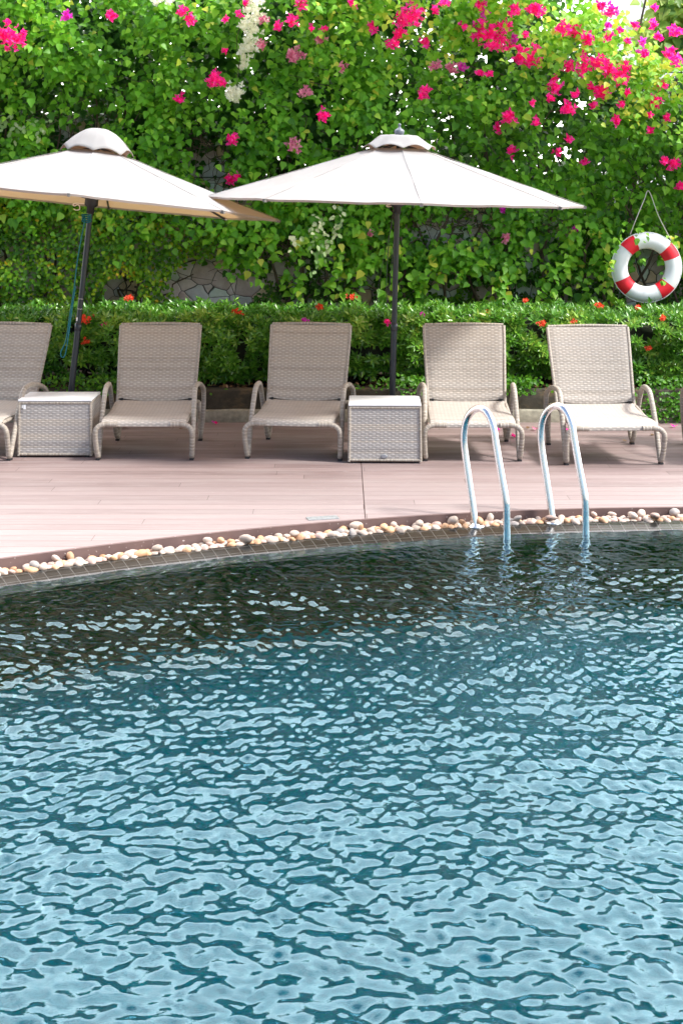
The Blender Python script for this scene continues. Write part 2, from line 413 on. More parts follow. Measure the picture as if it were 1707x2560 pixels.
M['leaf_pale'] = leaf_mat('pale_vine_leaf', [(0, (.06, .16, .03)), (.5, (.17, .30, .05)), (1, (.32, .42, .09))])
M['leaf_var'] = leaf_mat('variegated_leaf', [(0, (.09, .25, .05)), (.55, (.26, .38, .14)), (1, (.58, .60, .38))])
M['leaf_fig'] = leaf_mat('creeping_fig_leaf', [(0, (.03, .10, .010)), (.35, (.07, .22, .012)), (.7, (.20, .40, .015)), (.92, (.40, .52, .02)), (1, (.60, .45, .03))])
M['leaf_hedge'] = leaf_mat('hedge_leaf', [(0, (.02, .08, .010)), (.45, (.055, .20, .016)), (.8, (.14, .34, .03)), (1, (.36, .50, .08))], .2, .6, .3)
M['leaf_dry'] = leaf_mat('dry_leaf', [(0, (.05, .03, .015)), (.6, (.15, .09, .045)), (1, (.30, .19, .10))], .1)
M['magenta'] = leaf_mat('magenta_bract', [(0, (.66, .003, .14)), (.4, (.92, .008, .25)), (1, (.95, .06, .46))], .35)
M['pink'] = leaf_mat('pink_bract', [(0, (.55, .10, .22)), (1, (.80, .35, .45))], .35)
M['purple'] = leaf_mat('purple_bract', [(0, (.55, .01, .33)), (1, (.80, .06, .60))], .35)
M['white_bract'] = leaf_mat('white_bract', [(0, (.62, .62, .48)), (1, (.84, .83, .72))], .35)
M['orange'] = leaf_mat('orange_petal', [(0, (.75, .06, .015)), (1, (.85, .16, .05))], .3)
M['bark'] = plain('vine_bark', (.09, .065, .045), .9, 0, .3, 20)
M['core'] = plain('hedge_core_shade', (.018, .024, .010), .95, 0, .5, 12)  # near-black colour paints the shade inside the hedge

# ------------------------------------------------------------------ pool edge curve
EX = [-1.879, -1.551, -1.211, -.535, .033, .761, 1.529, 2.195]
EY = [7.629, 7.888, 8.062, 8.337, 8.537, 8.715, 8.868, 8.912]
pf = np.polyfit(EX, EY, 2)
def edge(x, off=0.0):
    """deck edge; off moves it towards the pool along the normal"""
    xc = min(max(x, -2.6), 2.9)
    y = np.polyval(pf, xc); dy = 2 * pf[0] * xc + pf[1]
    y += dy * (x - xc)
    L = math.hypot(1, dy)
    return Vector((x + dy / L * off, y - off / L, 0))
XS = [-9.5 + 19 * i / 240 for i in range(241)]
ARC = [0.0]
for i in range(1, len(XS)): ARC.append(ARC[-1] + (edge(XS[i]) - edge(XS[i - 1])).length)
KY = 12.12
def strip(rows, name, mat, kind='structure', smooth=True):
    """rows: list of (offset, z); sweeps a profile along the pool edge"""
    mb = MB(); vs = []; dist = [0]
    for k in range(1, len(rows)): dist.append(dist[-1] + math.hypot(rows[k][0] - rows[k - 1][0], rows[k][1] - rows[k - 1][1]))
    n = len(rows)
    for x in XS:
        for off, z in rows:
            e = edge(x, off); vs.append((e.x, e.y, z))
    fs = []; uv = []
    for i in range(len(XS) - 1):
        for k in range(n - 1):
            fs.append((i * n + k, i * n + k + 1, (i + 1) * n + k + 1, (i + 1) * n + k))
            uv.append([(ARC[i], dist[k]), (ARC[i], dist[k + 1]), (ARC[i + 1], dist[k + 1]), (ARC[i + 1], dist[k])])
    mb.add(vs, fs, uv, smooth)
    o = mb.build(name, mat); 
    if kind: tag(o, kind=kind)
    return o
# deck
mb = MB()
vs = []
for x in XS:
    e = edge(x); vs += [(e.x, e.y, 0), (e.x, KY, 0)]
mb.add(vs, [(2 * i, 2 * i + 2, 2 * i + 3, 2 * i + 1) for i in range(len(XS) - 1)], smooth=False)
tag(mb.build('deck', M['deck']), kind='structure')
strip([(-.004, .003), (.022, .003), (.022, -.10)], 'deck_fascia', M['fascia'], smooth=False)
strip([(.020, -.068), (.16, -.068)], 'pebble_bed', M['grit'])
strip([(.145, -.10), (.145, -.051), (.20, -.060), (.27, -.074), (.34, -.098), (.41, -.14)], 'pool_edge_tiles', M['coping'], smooth=False)
strip([(.40, -.105), (.43, -.30), (.43, -1.45)], 'pool_wall', M['pool_wall'], smooth=False)
FZ = -1.42
mb = MB(); mb.add([(-9.5, 1.5, FZ), (9.5, 1.5, FZ), (9.5, 11, FZ), (-9.5, 11, FZ)], [(0, 1, 2, 3)], smooth=False)
tag(mb.build('pool_floor', M['pool_floor']), kind='structure')
mb = MB(); mb.add([(-9.5, 1.5, FZ), (9.5, 1.5, FZ), (9.5, 1.5, -.02), (-9.5, 1.5, -.02)], [(0, 1, 2, 3)], [[(0, 0), (19, 0), (19, 1.4), (0, 1.4)]], smooth=False)
tag(mb.build('pool_near_wall', M['pool_wall']), kind='structure')
mb = MB()
for x in (-9.5, 9.5): mb.add([(x, 1.5, FZ), (x, 11, FZ), (x, 11, -.1), (x, 1.5, -.1)], [(0, 1, 2, 3)], [[(0, 0), (9, 0), (9, 1.4), (0, 1.4)]], smooth=False)
tag(mb.build('pool_side_wall', M['pool_wall']), kind='structure')
# ground: one ring-shaped sheet to the horizon
o_, i_ = 1500, 9.5
mb = MB()
vv = [(-o_, -o_, 0), (o_, -o_, 0), (o_, o_, 0), (-o_, o_, 0), (-i_, 1.5, 0), (i_, 1.5, 0), (i_, 17, 0), (-i_, 17, 0)]
mb.add(vv, [(0, 1, 5, 4), (1, 2, 6, 5), (2, 3, 7, 6), (3, 0, 4, 7)], smooth=False)
g_ = mb.build('ground', M['ground']); g_.location.z = -.012; tag(g_, kind='structure')
mb = MB(); mb.add([(-12, -4, -.002), (12, -4, -.002), (12, 1.55, -.002), (-12, 1.55, -.002)], [(0, 1, 2, 3)], smooth=False)
tag(mb.build('poolside_paving', M['paving']), kind='structure')

# water: real ripples
WZ = -.078
def waves(X, Y):
    r = np.random.default_rng(5); H = np.zeros_like(X); 
    warp = .10 * np.sin(1.3 * X + .8 * Y + 1) + .08 * np.sin(-.9 * X + 1.7 * Y)
    warp2 = .10 * np.sin(1.1 * Y - .7 * X + 2) + .07 * np.sin(2.1 * X + .6 * Y)
    Xw, Yw = X + warp, Y + warp2
    for k in range(120):
        lam = float(np.clip(np.exp(r.normal(math.log(.066), .50)), .036, .5))
        th = r.choice([R(96), R(36), R(144), R(8)], p=[.17, .36, .34, .13]) + r.normal(0, .22)
        kx, ky = math.cos(th) * 2 * math.pi / lam, math.sin(th) * 2 * math.pi / lam
        slope = .0228 * (1.0 if lam > .05 else .85)
        H += slope * lam / (2 * math.pi) * np.sin(kx * Xw + ky * Yw + r.uniform(0, 6.28)) * (1 + .7 * np.sin(r.normal(0, 2.2) * X + r.normal(0, 2.2) * Y + r.uniform(0, 6.28)))
    for k in range(10):   # a few longer swells group the ripples
        lam = r.uniform(.35, .9); th = R(90) + r.normal(0, .7); kx, ky = math.cos(th) * 6.283 / lam, math.sin(th) * 6.283 / lam
        H += .018 * lam / 6.283 * np.sin(kx * Xw + ky * Yw + r.uniform(0, 6.28))
    return H
gx = np.concatenate([np.linspace(-9.4, -3.0, 150)[:-1], np.linspace(-3.0, 3.0, 840), np.linspace(3.0, 9.4, 150)[1:]]); gy = np.concatenate([np.linspace(1.5, 2.9, 50)[:-1], np.linspace(2.9, 9.0, 850)])
nx, ny = len(gx), len(gy)
GX, GY = np.meshgrid(gx, gy)
WAVE = waves(GX, GY)
# calmer right at the tiled edge
eY = np.polyval(pf, np.clip(GX, -2.6, 2.9)); sd = np.clip((eY - .35 - GY) / .9, 0, 1)
WAVE *= .28 + .72 * sd
V = np.stack([GX, GY, WZ + WAVE], -1).reshape(-1, 3)
ids = np.arange(nx * ny).reshape(ny, nx)
Fq = np.stack([ids[:-1, :-1], ids[:-1, 1:], ids[1:, 1:], ids[1:, :-1]], -1).reshape(-1, 4)
# keep only cells inside the pool (a little under the tiles)
cxm = (GX[:-1, :-1]).reshape(-1); cym = (GY[:-1, :-1]).reshape(-1)
keep = cym < np.polyval(pf, np.clip(cxm, -2.6, 2.9)) + (2 * pf[0] * np.clip(cxm, -2.6, 2.9) + pf[1]) * (cxm - np.clip(cxm, -2.6, 2.9)) - .17
Fq = Fq[keep]
me = bpy.data.meshes.new('water'); me.vertices.add(len(V)); me.vertices.foreach_set('co', V.ravel())
me.loops.add(len(Fq) * 4); me.loops.foreach_set('vertex_index', Fq.ravel().astype(np.int32))
me.polygons.add(len(Fq)); me.polygons.foreach_set('loop_start', np.arange(0, len(Fq) * 4, 4, dtype=np.int32))
me.polygons.foreach_set('use_smooth', np.ones(len(Fq), bool)); me.update(calc_edges=True); me.validate()
tag(link('water', me, M['water']), kind='structure')

# ------------------------------------------------------------------ planter, stone wall, buildings behind
def lumpy_box(name, x0, x1, y0, y1, z0, z1, mat, amp=.006, nx=120):
    mb = MB()
    prof = [(y0, z0), (y0, z1 - .012), (y0 + .012, z1), (y1, z1)]
    vs = []
    for i in range(nx + 1):
        x = x0 + (x1 - x0) * i / nx
        for (y, z) in prof: vs.append((x, y + random.uniform(-amp, amp), z + (random.uniform(-amp, amp) if z > z0 else 0)))
    fs = [(i * 4 + k, (i + 1) * 4 + k, (i + 1) * 4 + k + 1, i * 4 + k + 1) for i in range(nx) for k in range(3)]
    mb.add(vs, fs, smooth=True); return mb.build(name, mat)
o = lumpy_box('kerb', -9.5, 9.5, KY, KY + .2, -.01, .108, M['kerb'], .003); tag(o, kind='structure')
o = lumpy_box('planter_wall', -9.5, 9.5, KY + .055, KY + .2, .10, .275, M['planter'], .005)
tag(o, 'low dark mossy planter wall standing on the pale kerb behind the loungers', 'planter wall')
mb = MB(); mb.grid(lambda u, v: (-9.5 + 19 * u, KY + .19 + 5.3 * v, .235 + .03 * math.sin(u * 90) * math.sin(v * 40)), 160, 30)
tag(mb.build('planting_bed', M['soil']), kind='structure')
mb = MB(); mb.box((0, 14.45, .95), (19, .3, 1.5)); mb.box((-5.2, 14.46, 2.26), (8.6, .26, 1.12)); mb.box((.35, 14.46, 1.84), (2.5, .24, .28))
tag(mb.build('stone_wall', M['stone'], bevel=.02), 'stone wall of large grey and mauve slabs showing between creeping fig and clipped hedge', 'stone wall')
mb = MB(); mb.box((6.6, 22.5, 3.0), (4.6, 3, 6.02)); mb.box((6.6, 20.96, 4.6), (4.7, .12, .14))
b_ = empty('building', (6.6, 22.5, 0)); tag(b_, 'pale grey rendered building beyond the flowering vines at the top right', 'building')
w_ = mb.build('wall', M['white_wall'], b_); w_.matrix_parent_inverse = Matrix.Translation((-6.6, -22.5, 0))
mb = MB(); mb.box((1.0, 18.0, 1.0), (13, .18, 2.04)); mb.box((1.0, 18.0, 2.05), (13.1, .26, .06))
tag(mb.build('garden_wall', M['white_wall']), 'white garden wall glimpsed in specks through gaps in the vines', 'wall')

# ------------------------------------------------------------------ foliage tools
HEART = (np.array([(0, 0, 0), (-.34, .06, .05), (-.42, .36, .09), (-.20, .74, .03), (0, 1.05, -.10), (.20, .74, .03), (.42, .36, .09), (.34, .06, .05), (0, .48, -.02)], float),
         [(0, 8, 2, 1), (8, 4, 3, 2), (0, 7, 6, 8), (8, 6, 5, 4)])
LANCE = (np.array([(0, 0, 0), (-.17, .45, .05), (0, 1, -.08), (.17, .45, .05), (0, .5, -.02)], float), [(0, 4, 1), (4, 2, 1), (0, 3, 4), (4, 3, 2)])
OVAL = (np.array([(0, 0, 0), (-.33, .35, .05), (-.22, .8, .02), (0, 1, -.04), (.22, .8, .02), (.33, .35, .05)], float), [(0, 3, 2, 1), (0, 5, 4, 3)])
BRACT = (np.array([(0, 0, 0), (-.34, .4, .1), (0, 1, .12), (.34, .4, .1)], float), [(0, 3, 2, 1)])
def leaf_mesh(name, P, D, N, size, tint, tpl, mat, parent=None):
    P = np.asarray(P, float); D = np.asarray(D, float); N = np.asarray(N, float); size = np.asarray(size, float)
    D /= np.linalg.norm(D, axis=1, keepdims=True) + 1e-9
    N = N - D * (N * D).sum(1, keepdims=True); N /= np.linalg.norm(N, axis=1, keepdims=True) + 1e-9
    Xa = np.cross(D, N)
    tv, tf = tpl; n = len(P); k = len(tv)
    V = P[:, None, :] + size[:, None, None] * (tv[None, :, 0:1] * Xa[:, None, :] + tv[None, :, 1:2] * D[:, None, :] + tv[None, :, 2:3] * N[:, None, :])
    V = V.reshape(-1, 3); base = np.arange(n)[:, None] * k
    loops = []; starts = []; tot = 0
    L = np.concatenate([np.array(f)[None, :] + base for f in tf], 1)  # n x sum
    lens = [len(f) for f in tf]
    st = np.cumsum([0] + lens[:-1])[None, :] + np.arange(n)[:, None] * sum(lens)
    me = bpy.data.meshes.new(name); me.vertices.add(len(V)); me.vertices.foreach_set('co', V.ravel())
    me.loops.add(L.size); me.loops.foreach_set('vertex_index', L.ravel().astype(np.int32))
    me.polygons.add(st.size); me.polygons.foreach_set('loop_start', st.ravel().astype(np.int32))
    me.update(calc_edges=True); me.validate()
    a = me.attributes.new('tint', 'FLOAT', 'POINT'); a.data.foreach_set('value', np.repeat(np.asarray(tint, float), k).astype(np.float32))
    return link(name, me, mat, parent)
class Leaves:
    def __init__(s): s.P = []; s.D = []; s.N = []; s.S = []; s.T = []
    def add(s, p, d, n, sz, t): s.P.append(tuple(p)); s.D.append(tuple(d)); s.N.append(tuple(n)); s.S.append(sz); s.T.append(min(1, max(0, t)))
    def build(s, name, tpl, mat, parent=None): return leaf_mesh(name, s.P, s.D, s.N, s.S, s.T, tpl, mat, parent)
from mathutils import noise as mnoise
def nz(x, y, z=0): return mnoise.noise(Vector((x, y, z)))
def sstep(a, b, x):
    t = min(1, max(0, (x - a) / (b - a))); return t * t * (3 - 2 * t)
U, G = random.uniform, random.gauss
def vine_front(x, z):
    return 13.95 - .55 * sstep(1.5, 3.0, z) - .35 * sstep(2.9, 3.9, z) + .30 * nz(x * 1.1, z * 1.3, 3) + .14 * nz(x * 3.1, z * 3.3, 8)
def px_of(p): return CX + p[0] * F / p[1], HY + (CAMZ - p[2]) * F / p[1]
# hollows in the greenery, in photograph pixels: cx, cy, rx, ry, strength
HOL = [(545, 400, 60, 90, .95), (480, 355, 40, 40, .8), (190, 300, 110, 40, .85), (545, 708, 108, 56, 1.3), (320, 728, 40, 42, 1.2), (1140, 560, 130, 45, .8),
       (700, 615, 60, 30, .6), (1330, 620, 60, 40, .7), (1610, 670, 60, 65, .93), (1640, 210, 50, 25, .8), (1400, 380, 90, 30, .4), (470, 120, 40, 30, .4), (60, 60, 45, 25, .5), (1000, 280, 60, 30, .4)]
def hollow(px, py):
    h = 0
    for cx, cy, rx, ry, s in HOL:
        d = ((px - cx) / rx) ** 2 + ((py - cy) / ry) ** 2
        if d < 1.6: h = max(h, s * (1 - sstep(.6, 1.6, d)))
    return h
def cluster(LV, c, n, spread, size, tint, droop=1.0):
    ax = Vector((G(0, .6), -.4 + G(0, .3), -droop * U(.5, 1.2))).normalized()
    for i in range(n):
        t = i / max(1, n - 1)
        p = Vector(c) + ax * (spread * (t - .3)) + Vector((G(0, .25), G(0, .18), G(0, .18))) * spread
        sd = 1 if i % 2 else -1
        d = Vector((sd * U(.1, 1.0) + G(0, .35), -.35 + G(0, .35), -.75 * droop + G(0, .45)))
        nn = Vector((G(0, .45) + .15, -1 + G(0, .3), .75 + G(0, .45)))
        LV.add(p, d, nn, size * U(.6, 1.2), tint + G(0, .17))

vines = {}
for key in ('magenta', 'green', 'fig', 'white', 'pale'):
    vines[key] = {'L': Leaves(), 'B': MB()}
XW0, XW1 = -4.6, 4.6
# upper vines
nC = 0
TOPZ = 4.35
for it in range(9200):
    x = U(XW0, XW1); z = U(1.25, TOPZ)
    key = 'magenta' if x > .35 + .5 * nz(z * 1.2, 4, 1) else 'green'
    top = 4.3 - 1.05 * sstep(1.55, 3.3, x) + .12 * nz(x * 2.2, 1, 5)   # lower towards the right, where sky shows
    if z > top: continue
    deep = random.random() ** 1.4
    y = vine_front(x, z) + deep * .42 - .18 * max(0, nz(x * 1.9, z * 1.9, 91))
    px, py = px_of((x, y, z))
    h = hollow(px, py)
    if random.random() < h: continue
    # lower limit of the hanging sprays
    low = 1.95 if x < -1.2 else (1.38 if x < .3 else 1.12)
    low += .35 * nz(x * 2.3, 9, 2)
    if x < -2.3: low = 1.75 + .2 * nz(x * 3, 1, 1)
    if z < low: continue
    cl = nz(x * 2.6, z * 2.6, 12)
    if z > 2.2 and cl < .02 and random.random() < .85: continue
    if z <= 2.2 and cl < -.1 and random.random() < .6: continue
    bright = .47 + .07 * (1 - sstep(1.9, 2.3, z)) + .24 * sstep(2.3, 3.9, z) * (1 if x > .3 else .3) - .22 * deep + .25 * nz(x * 3.3, z * 3.1, 30) + (.08 if x < .5 else 0)  # tint paints light: crown at the right lighter, deeper leaves darker
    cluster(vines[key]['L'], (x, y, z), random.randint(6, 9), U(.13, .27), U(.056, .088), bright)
# inner leaves at the darkest tint for painted shade; few sky gaps left
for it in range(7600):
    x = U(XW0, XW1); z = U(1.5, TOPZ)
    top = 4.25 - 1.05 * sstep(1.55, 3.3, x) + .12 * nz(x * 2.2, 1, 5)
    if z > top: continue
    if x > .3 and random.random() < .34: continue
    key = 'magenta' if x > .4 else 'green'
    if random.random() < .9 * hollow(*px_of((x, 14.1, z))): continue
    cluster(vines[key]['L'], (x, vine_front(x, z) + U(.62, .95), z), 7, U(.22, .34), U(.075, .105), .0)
# pale frothy growth on the crown at the right and centre
for it in range(1150):
    x = U(-.3, 4.4); top = 4.3 - 1.05 * sstep(1.55, 3.3, x) + .1 * nz(x * 2.2, 1, 5)
    z = top - abs(G(0, .5)) + .03
    if z < 2.4: continue
    y = vine_front(x, z) - U(0, .18)
    if random.random() > .5 + 1.2 * nz(x * 2.2, z * 2.2, 50): continue
    cluster(vines['magenta']['L'], (x, y, z), 7, .22, U(.05, .075), U(.7, .93), .7)
# creeping fig, small leaves lying on the wall at the left and centre, and darker towards the right
for it in range(34000):
    x = U(XW0, 4.4); z = U(.8, 2.25)
    px, py = px_of((x, 14.2, z))
    h = hollow(px, py)
    if random.random() < h * 1.1: continue
    hi = 2.2 if x < -1.5 else 1.75
    if z > hi + .2 * nz(x * 2, 5, 5): continue
    bulge = .34 * sstep(-1.2, -2.3, x)
    y = 14.27 - bulge - abs(G(0, .05)) - (.10 + .12 * nz(x * 3, z * 3, 77))*1.0 * (1 if x < -.6 else .25)
    if nz(x * 5.5, z * 5.5, 19) < (-.48 if x < -1.3 else -.10): continue
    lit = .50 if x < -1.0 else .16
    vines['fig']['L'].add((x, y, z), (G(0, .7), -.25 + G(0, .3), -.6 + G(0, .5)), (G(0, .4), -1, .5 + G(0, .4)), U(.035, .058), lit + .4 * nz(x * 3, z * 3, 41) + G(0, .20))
# hanging sprays that reach down in front of the fig
SPR = [(700, 560), (760, 600), (640, 585), (655, 645), (1290, 640), (1240, 690), (1140, 640), (1090, 640), (980, 600), (1040, 690), (1180, 600), (1400, 640), (1370, 700), (1440, 560), (1300, 560), (980, 700), (890, 660), (820, 620), (880, 560),
       (610, 540), (560, 560), (500, 545), (450, 560), (330, 600), (380, 540), (1500, 560), (1510, 640), (1480, 700), (300, 540), (740, 690), (850, 700), (1250, 740), (1060, 740)]
for (px, py) in SPR:
    if hollow(px, py) > .8: continue
    c = at(px, py, 13.75)
    for k in range(5):
        q = c + Vector((G(0, .07), G(0, .05), .05 - k * .05))
        cluster(vines['green' if px < 950 else 'magenta']['L'], q, 6, .16, U(.07, .095), U(.5, .8))
# twigs of small leaves that hang over the ring
for (px, py) in [(1590, 590), (1600, 560), (1612, 580), (1672, 590), (1688, 600), (1545, 590), (1535, 620), (1530, 650), (1520, 670), (1612, 648), (1652, 690), (1560, 560)]:
    c = at(px, py, 13.38)
    cluster(vines['magenta']['L'], c, 4, .08, .062, U(.45, .85))
# pale yellow-green shrub at the top right corner
for it in range(420):
    px = U(1600, 1790); py = U(-60, 130)
    if px < 1640 and py < 60 and random.random() < .8: continue
    c = at(px, py, 14.4 + U(-.2, .3)); cluster(vines['pale']['L'], c, 3, .15, U(.09, .14), U(.3, .95))
# twigs / branches
def branch(MBx, a, b, r0, r1, n=6, wob=.06):
    a = Vector(a); b = Vector(b); pts = [a.lerp(b, i / n) + Vector((G(0, wob), G(0, wob), G(0, wob))) * (0 if i in (0, n) else 1) for i in range(n + 1)]
    MBx.tube(pts, [r0 + (r1 - r0) * i / 11 for i in range(12)], n=5, sub=2, caps=False)
for i in range(46):
    x = -4.4 + 8.8 * (i + U(0, 1)) / 46
    if -1.75 < x < -.75 or -2.25 < x < -1.95: continue
    key = 'magenta' if x > .4 else 'green'
    branch(vines[key]['B'], (x, 14.1 + U(0, .15), .3), (x + U(-.5, .5), 14.0, U(2.6, 3.6)), .018, .008, 9, .08)
for i in range(330):
    x = U(-4.4, 4.4); z = U(1.2, 3.2)
    key = 'magenta' if x > .4 else 'green'
    y = vine_front(x, z) + U(.12, .4)
    branch(vines[key]['B'], (x, y, z), (x + G(0, .35), y + G(0, .1) - .05, z + G(0, .35)), .0045, .002, 4, .03)
for (px, py, q, r) in [(545, 400, 60, 90), (480, 350, 40, 40), (700, 615, 60, 30), (1140, 560, 120, 40)]:
    for k in range(16):
        a = at(px + U(-q, q), py + U(-r, r), 14.05); b = a + Vector((G(0, .25), U(-.15, .05), G(0, .22)))
        branch(vines['green' if px < 950 else 'magenta']['B'], a, b, .006, .002, 5, .03)
for i in range(14): # tangled fig stems
    a = at(random.choice([U(290, 400), U(640, 760)]), U(700, 770), 14.2); branch(vines['fig']['B'], a, a + Vector((G(0, .25), -.02, U(-.1, .35))), .012, .005, 5, .03)

def wire_trellis():
    mb = MB()
    for i in range(14):
        mb.tube([(-4.8 + i * .75, 14.3, 1.68), (-4.8 + i * .75, 14.3, 3.3)], .014, 6, caps=False)
    for k in range(5): mb.tube([(-4.9, 14.3, 1.8 + k * .36), (5, 14.3, 1.8 + k * .36)], .006, 5, caps=False)
    return mb
tag(wire_trellis().build('trellis', M['rib']), 'thin dark wire trellis on the wall buried in the vines', 'trellis')

roots = {}
for key, nm, lab, cat in (('magenta', 'bougainvillea_vine', 'bougainvillea with many magenta flower bunches tumbling over the right half of the wall', 'bougainvillea'),
                          ('green', 'bougainvillea_vine', 'mostly green heart-leaved bougainvillea with a few pink bunches above the left parasol', 'bougainvillea'),
                          ('fig', 'creeping_fig', 'small-leaved yellow-green creeping fig clinging to the stone wall behind the hedge', 'creeping plant'),
                          ('pale', 'climbing_shrub', 'pale yellow-green large-leaved climber against the grey building at the top right corner', 'climber')):
    r = empty(nm, (0, 14, .3)); tag(r, lab, cat); roots[key] = r
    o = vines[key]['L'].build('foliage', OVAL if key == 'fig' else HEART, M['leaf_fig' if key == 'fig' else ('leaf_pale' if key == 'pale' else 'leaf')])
    o.parent = r; o.matrix_parent_inverse = Matrix.Translation((0, -14, -.3))
    if vines[key]['B'].v:
        o = vines[key]['B'].build('branches', M['bark']); o['kind'] = 'stuff'; o.parent = r; o.matrix_parent_inverse = Matrix.Translation((0, -14, -.3))
mb = MB(); branch(mb, at(1600, 60, 14.2), at(1616, -20, 14.2), .012, .010, 3, .01); branch(mb, at(1655, 70, 14.3), at(1670, -20, 14.4), .008, .006, 3, .02); branch(mb, at(1700, 60, 14.3), at(1690, -30, 14.4), .008, .006, 3, .02)
o = mb.build('branches', M['bark']); o.parent = roots['pale']; o.matrix_parent_inverse = Matrix.Translation((0, -14, -.3))

# flower bunches (display-pixel list, scaled to photograph pixels)
K = 1707 / 1568
def bunch(root, px, py, r, mat, n=None, name='flower_cluster'):
    x0 = at(px, py, 13.4); yf = vine_front(x0.x, x0.z) - .16
    c = at(px, py, yf); rm = r * yf / F * .86
    n = n or int(14 + r * r * .14)
    L = Leaves(); nf = max(3, n // 3)
    for k in range(nf):
        q = Vector((G(0, .5), G(0, .3), G(0, .5))) * rm; q = q * min(1, 1.1 * rm / max(q.length, 1e-6)); p = Vector((0, 0, 0)) + q
        fa = Vector((G(0, .6), -1, .35 + G(0, .5))).normalized()
        a0 = U(0, 6.28)
        t1 = fa.orthogonal().normalized(); t2 = fa.cross(t1)
        for j in range(3):
            a = a0 + j * 2.094 + U(-.2, .2); rad = t1 * math.cos(a) + t2 * math.sin(a)
            L.add(p, rad + fa * .45, fa - rad * .4, U(.032, .047), random.random())
    o = L.build(name, BRACT, mat); o.location = c - Vector((0, 14, .3)); o.parent = root
    return o
MG = [(28, 88, 34), (8, 78, 18), (255, 38, 16), (435, 45, 16), (420, 25, 14), (490, 182, 24), (510, 190, 14), (415, 226, 14), (535, 320, 16), (740, 265, 18), (672, 50, 18), (692, 12, 16), (640, 60, 12), (855, 65, 14), (900, 100, 17), (945, 36, 34), (920, 45, 20), (975, 100, 14), (915, 78, 18), (975, 212, 18),
      (1020, 8, 12), (1110, 78, 38), (1140, 95, 34), (1160, 60, 20), (1180, 20, 18), (1215, 125, 30), (1195, 140, 18), (1235, 22, 20), (1225, 140, 20), (1290, 68, 24), (1320, 75, 20), (1345, 88, 20), (1340, 148, 30), (1300, 150, 18), (1375, 145, 22), (1400, 165, 22), (1425, 158, 26), (1425, 185, 20), (1400, 25, 20), (1395, 85, 14),
      (1275, 205, 22), (1265, 225, 14), (1300, 248, 22), (1365, 205, 20), (1385, 212, 16), (1170, 268, 22), (1145, 296, 15), (1230, 277, 11), (1415, 275, 14), (1172, 348, 16), (1305, 320, 9), (1280, 350, 11), (1340, 372, 11), (1505, 235, 16), (1518, 195, 15), (1535, 122, 14), (1550, 70, 18), (1545, 378, 18), (1522, 370, 12), (1562, 425, 12), (1528, 270, 10),
      (1455, 60, 10), (1500, 55, 12), (528, 412, 16), (545, 405, 10), (810, 8, 14), (1060, 60, 10), (1555, 140, 18), (1510, 85, 10), (1000, 22, 10), (1100, 12, 16), (1440, 95, 10), (1440, 215, 10), (1320, 218, 10)]
PK = [(700, 212, 16), (680, 125, 20), (665, 130, 12), (738, 90, 14), (675, 335, 17), (1000, 152, 14), (1040, 158, 16), (1165, 550, 11), (850, 537, 7), (785, 155, 12), (600, 100, 12), (605, 45, 10)]
PU = [(155, 38, 14), (1110, 30, 12), (1475, 120, 12), (1475, 100, 10), (1060, 155, 10), (1155, 480, 8), (1320, 525, 6), (1180, 90, 10), (1395, 60, 8)]
rs_ = random.Random(3)
MG = [(x, y, r * .9) for x, y, r in MG] + [(rs_.uniform(1080, 1560), rs_.uniform(5, 330) * rs_.uniform(.4, 1), rs_.uniform(5, 9)) for _ in range(26)] + [(rs_.uniform(10, 760), rs_.uniform(5, 120), rs_.uniform(5, 8)) for _ in range(9)]
for lst, mt in ((MG, 'magenta'), (PK, 'pink'), (PU, 'purple')):
    for (x, y, r) in lst:
        o = bunch(roots['magenta' if x > 760 else 'green'], x * K, y * K, r * K, M[mt])
        if mt != 'magenta': o['label'] = 'pale pink flower bunch' if mt == 'pink' else 'purple pink flower bunch'
# white-flowered spray
rt = empty('white_bougainvillea', (0, 14, .3)); tag(rt, 'hanging spray of creamy white bougainvillea flowers between the two parasols', 'bougainvillea'); roots['white'] = rt
for (x, y, r) in [(590, 8, 22), (572, 18, 16), (595, 42, 22), (572, 52, 18), (582, 75, 20), (562, 62, 14), (572, 100, 16), (558, 112, 16), (580, 112, 14), (566, 132, 15), (556, 150, 14), (540, 208, 22), (535, 218, 18), (548, 222, 16), (362, 8, 10), (388, 6, 9)]:
    bunch(rt, x * K, y * K, r * K, M['white_bract'], int(16 + r * r * .13))
mb = MB(); branch(mb, at(610, 0, 13.2), at(600, 150, 13.15), .004, .003, 5, .02); branch(mb, at(600, 150, 13.15), at(590, 225, 13.15), .003, .002, 3, .01)
o = mb.build('stem', M['bark']); o.parent = rt; o.matrix_parent_inverse = Matrix.Translation((0, -14, -.3))
VL = Leaves()
for (px, py) in [(30, 310), (60, 320), (85, 300), (20, 295), (800, 560), (830, 585), (780, 600), (815, 615), (850, 570), (790, 545), (840, 530), (800, 650), (745, 595), (110, 320)]:
    cluster(VL, at(px, py, 13.4), 9, .16, .06, U(.4, .9))
vv_ = VL.build('variegated_foliage', OVAL, M['leaf_var']); vv_.parent = roots['green']; vv_.matrix_parent_inverse = Matrix.Translation((0, -14, -.3)); vv_['label'] = 'cream edged variegated leaves'

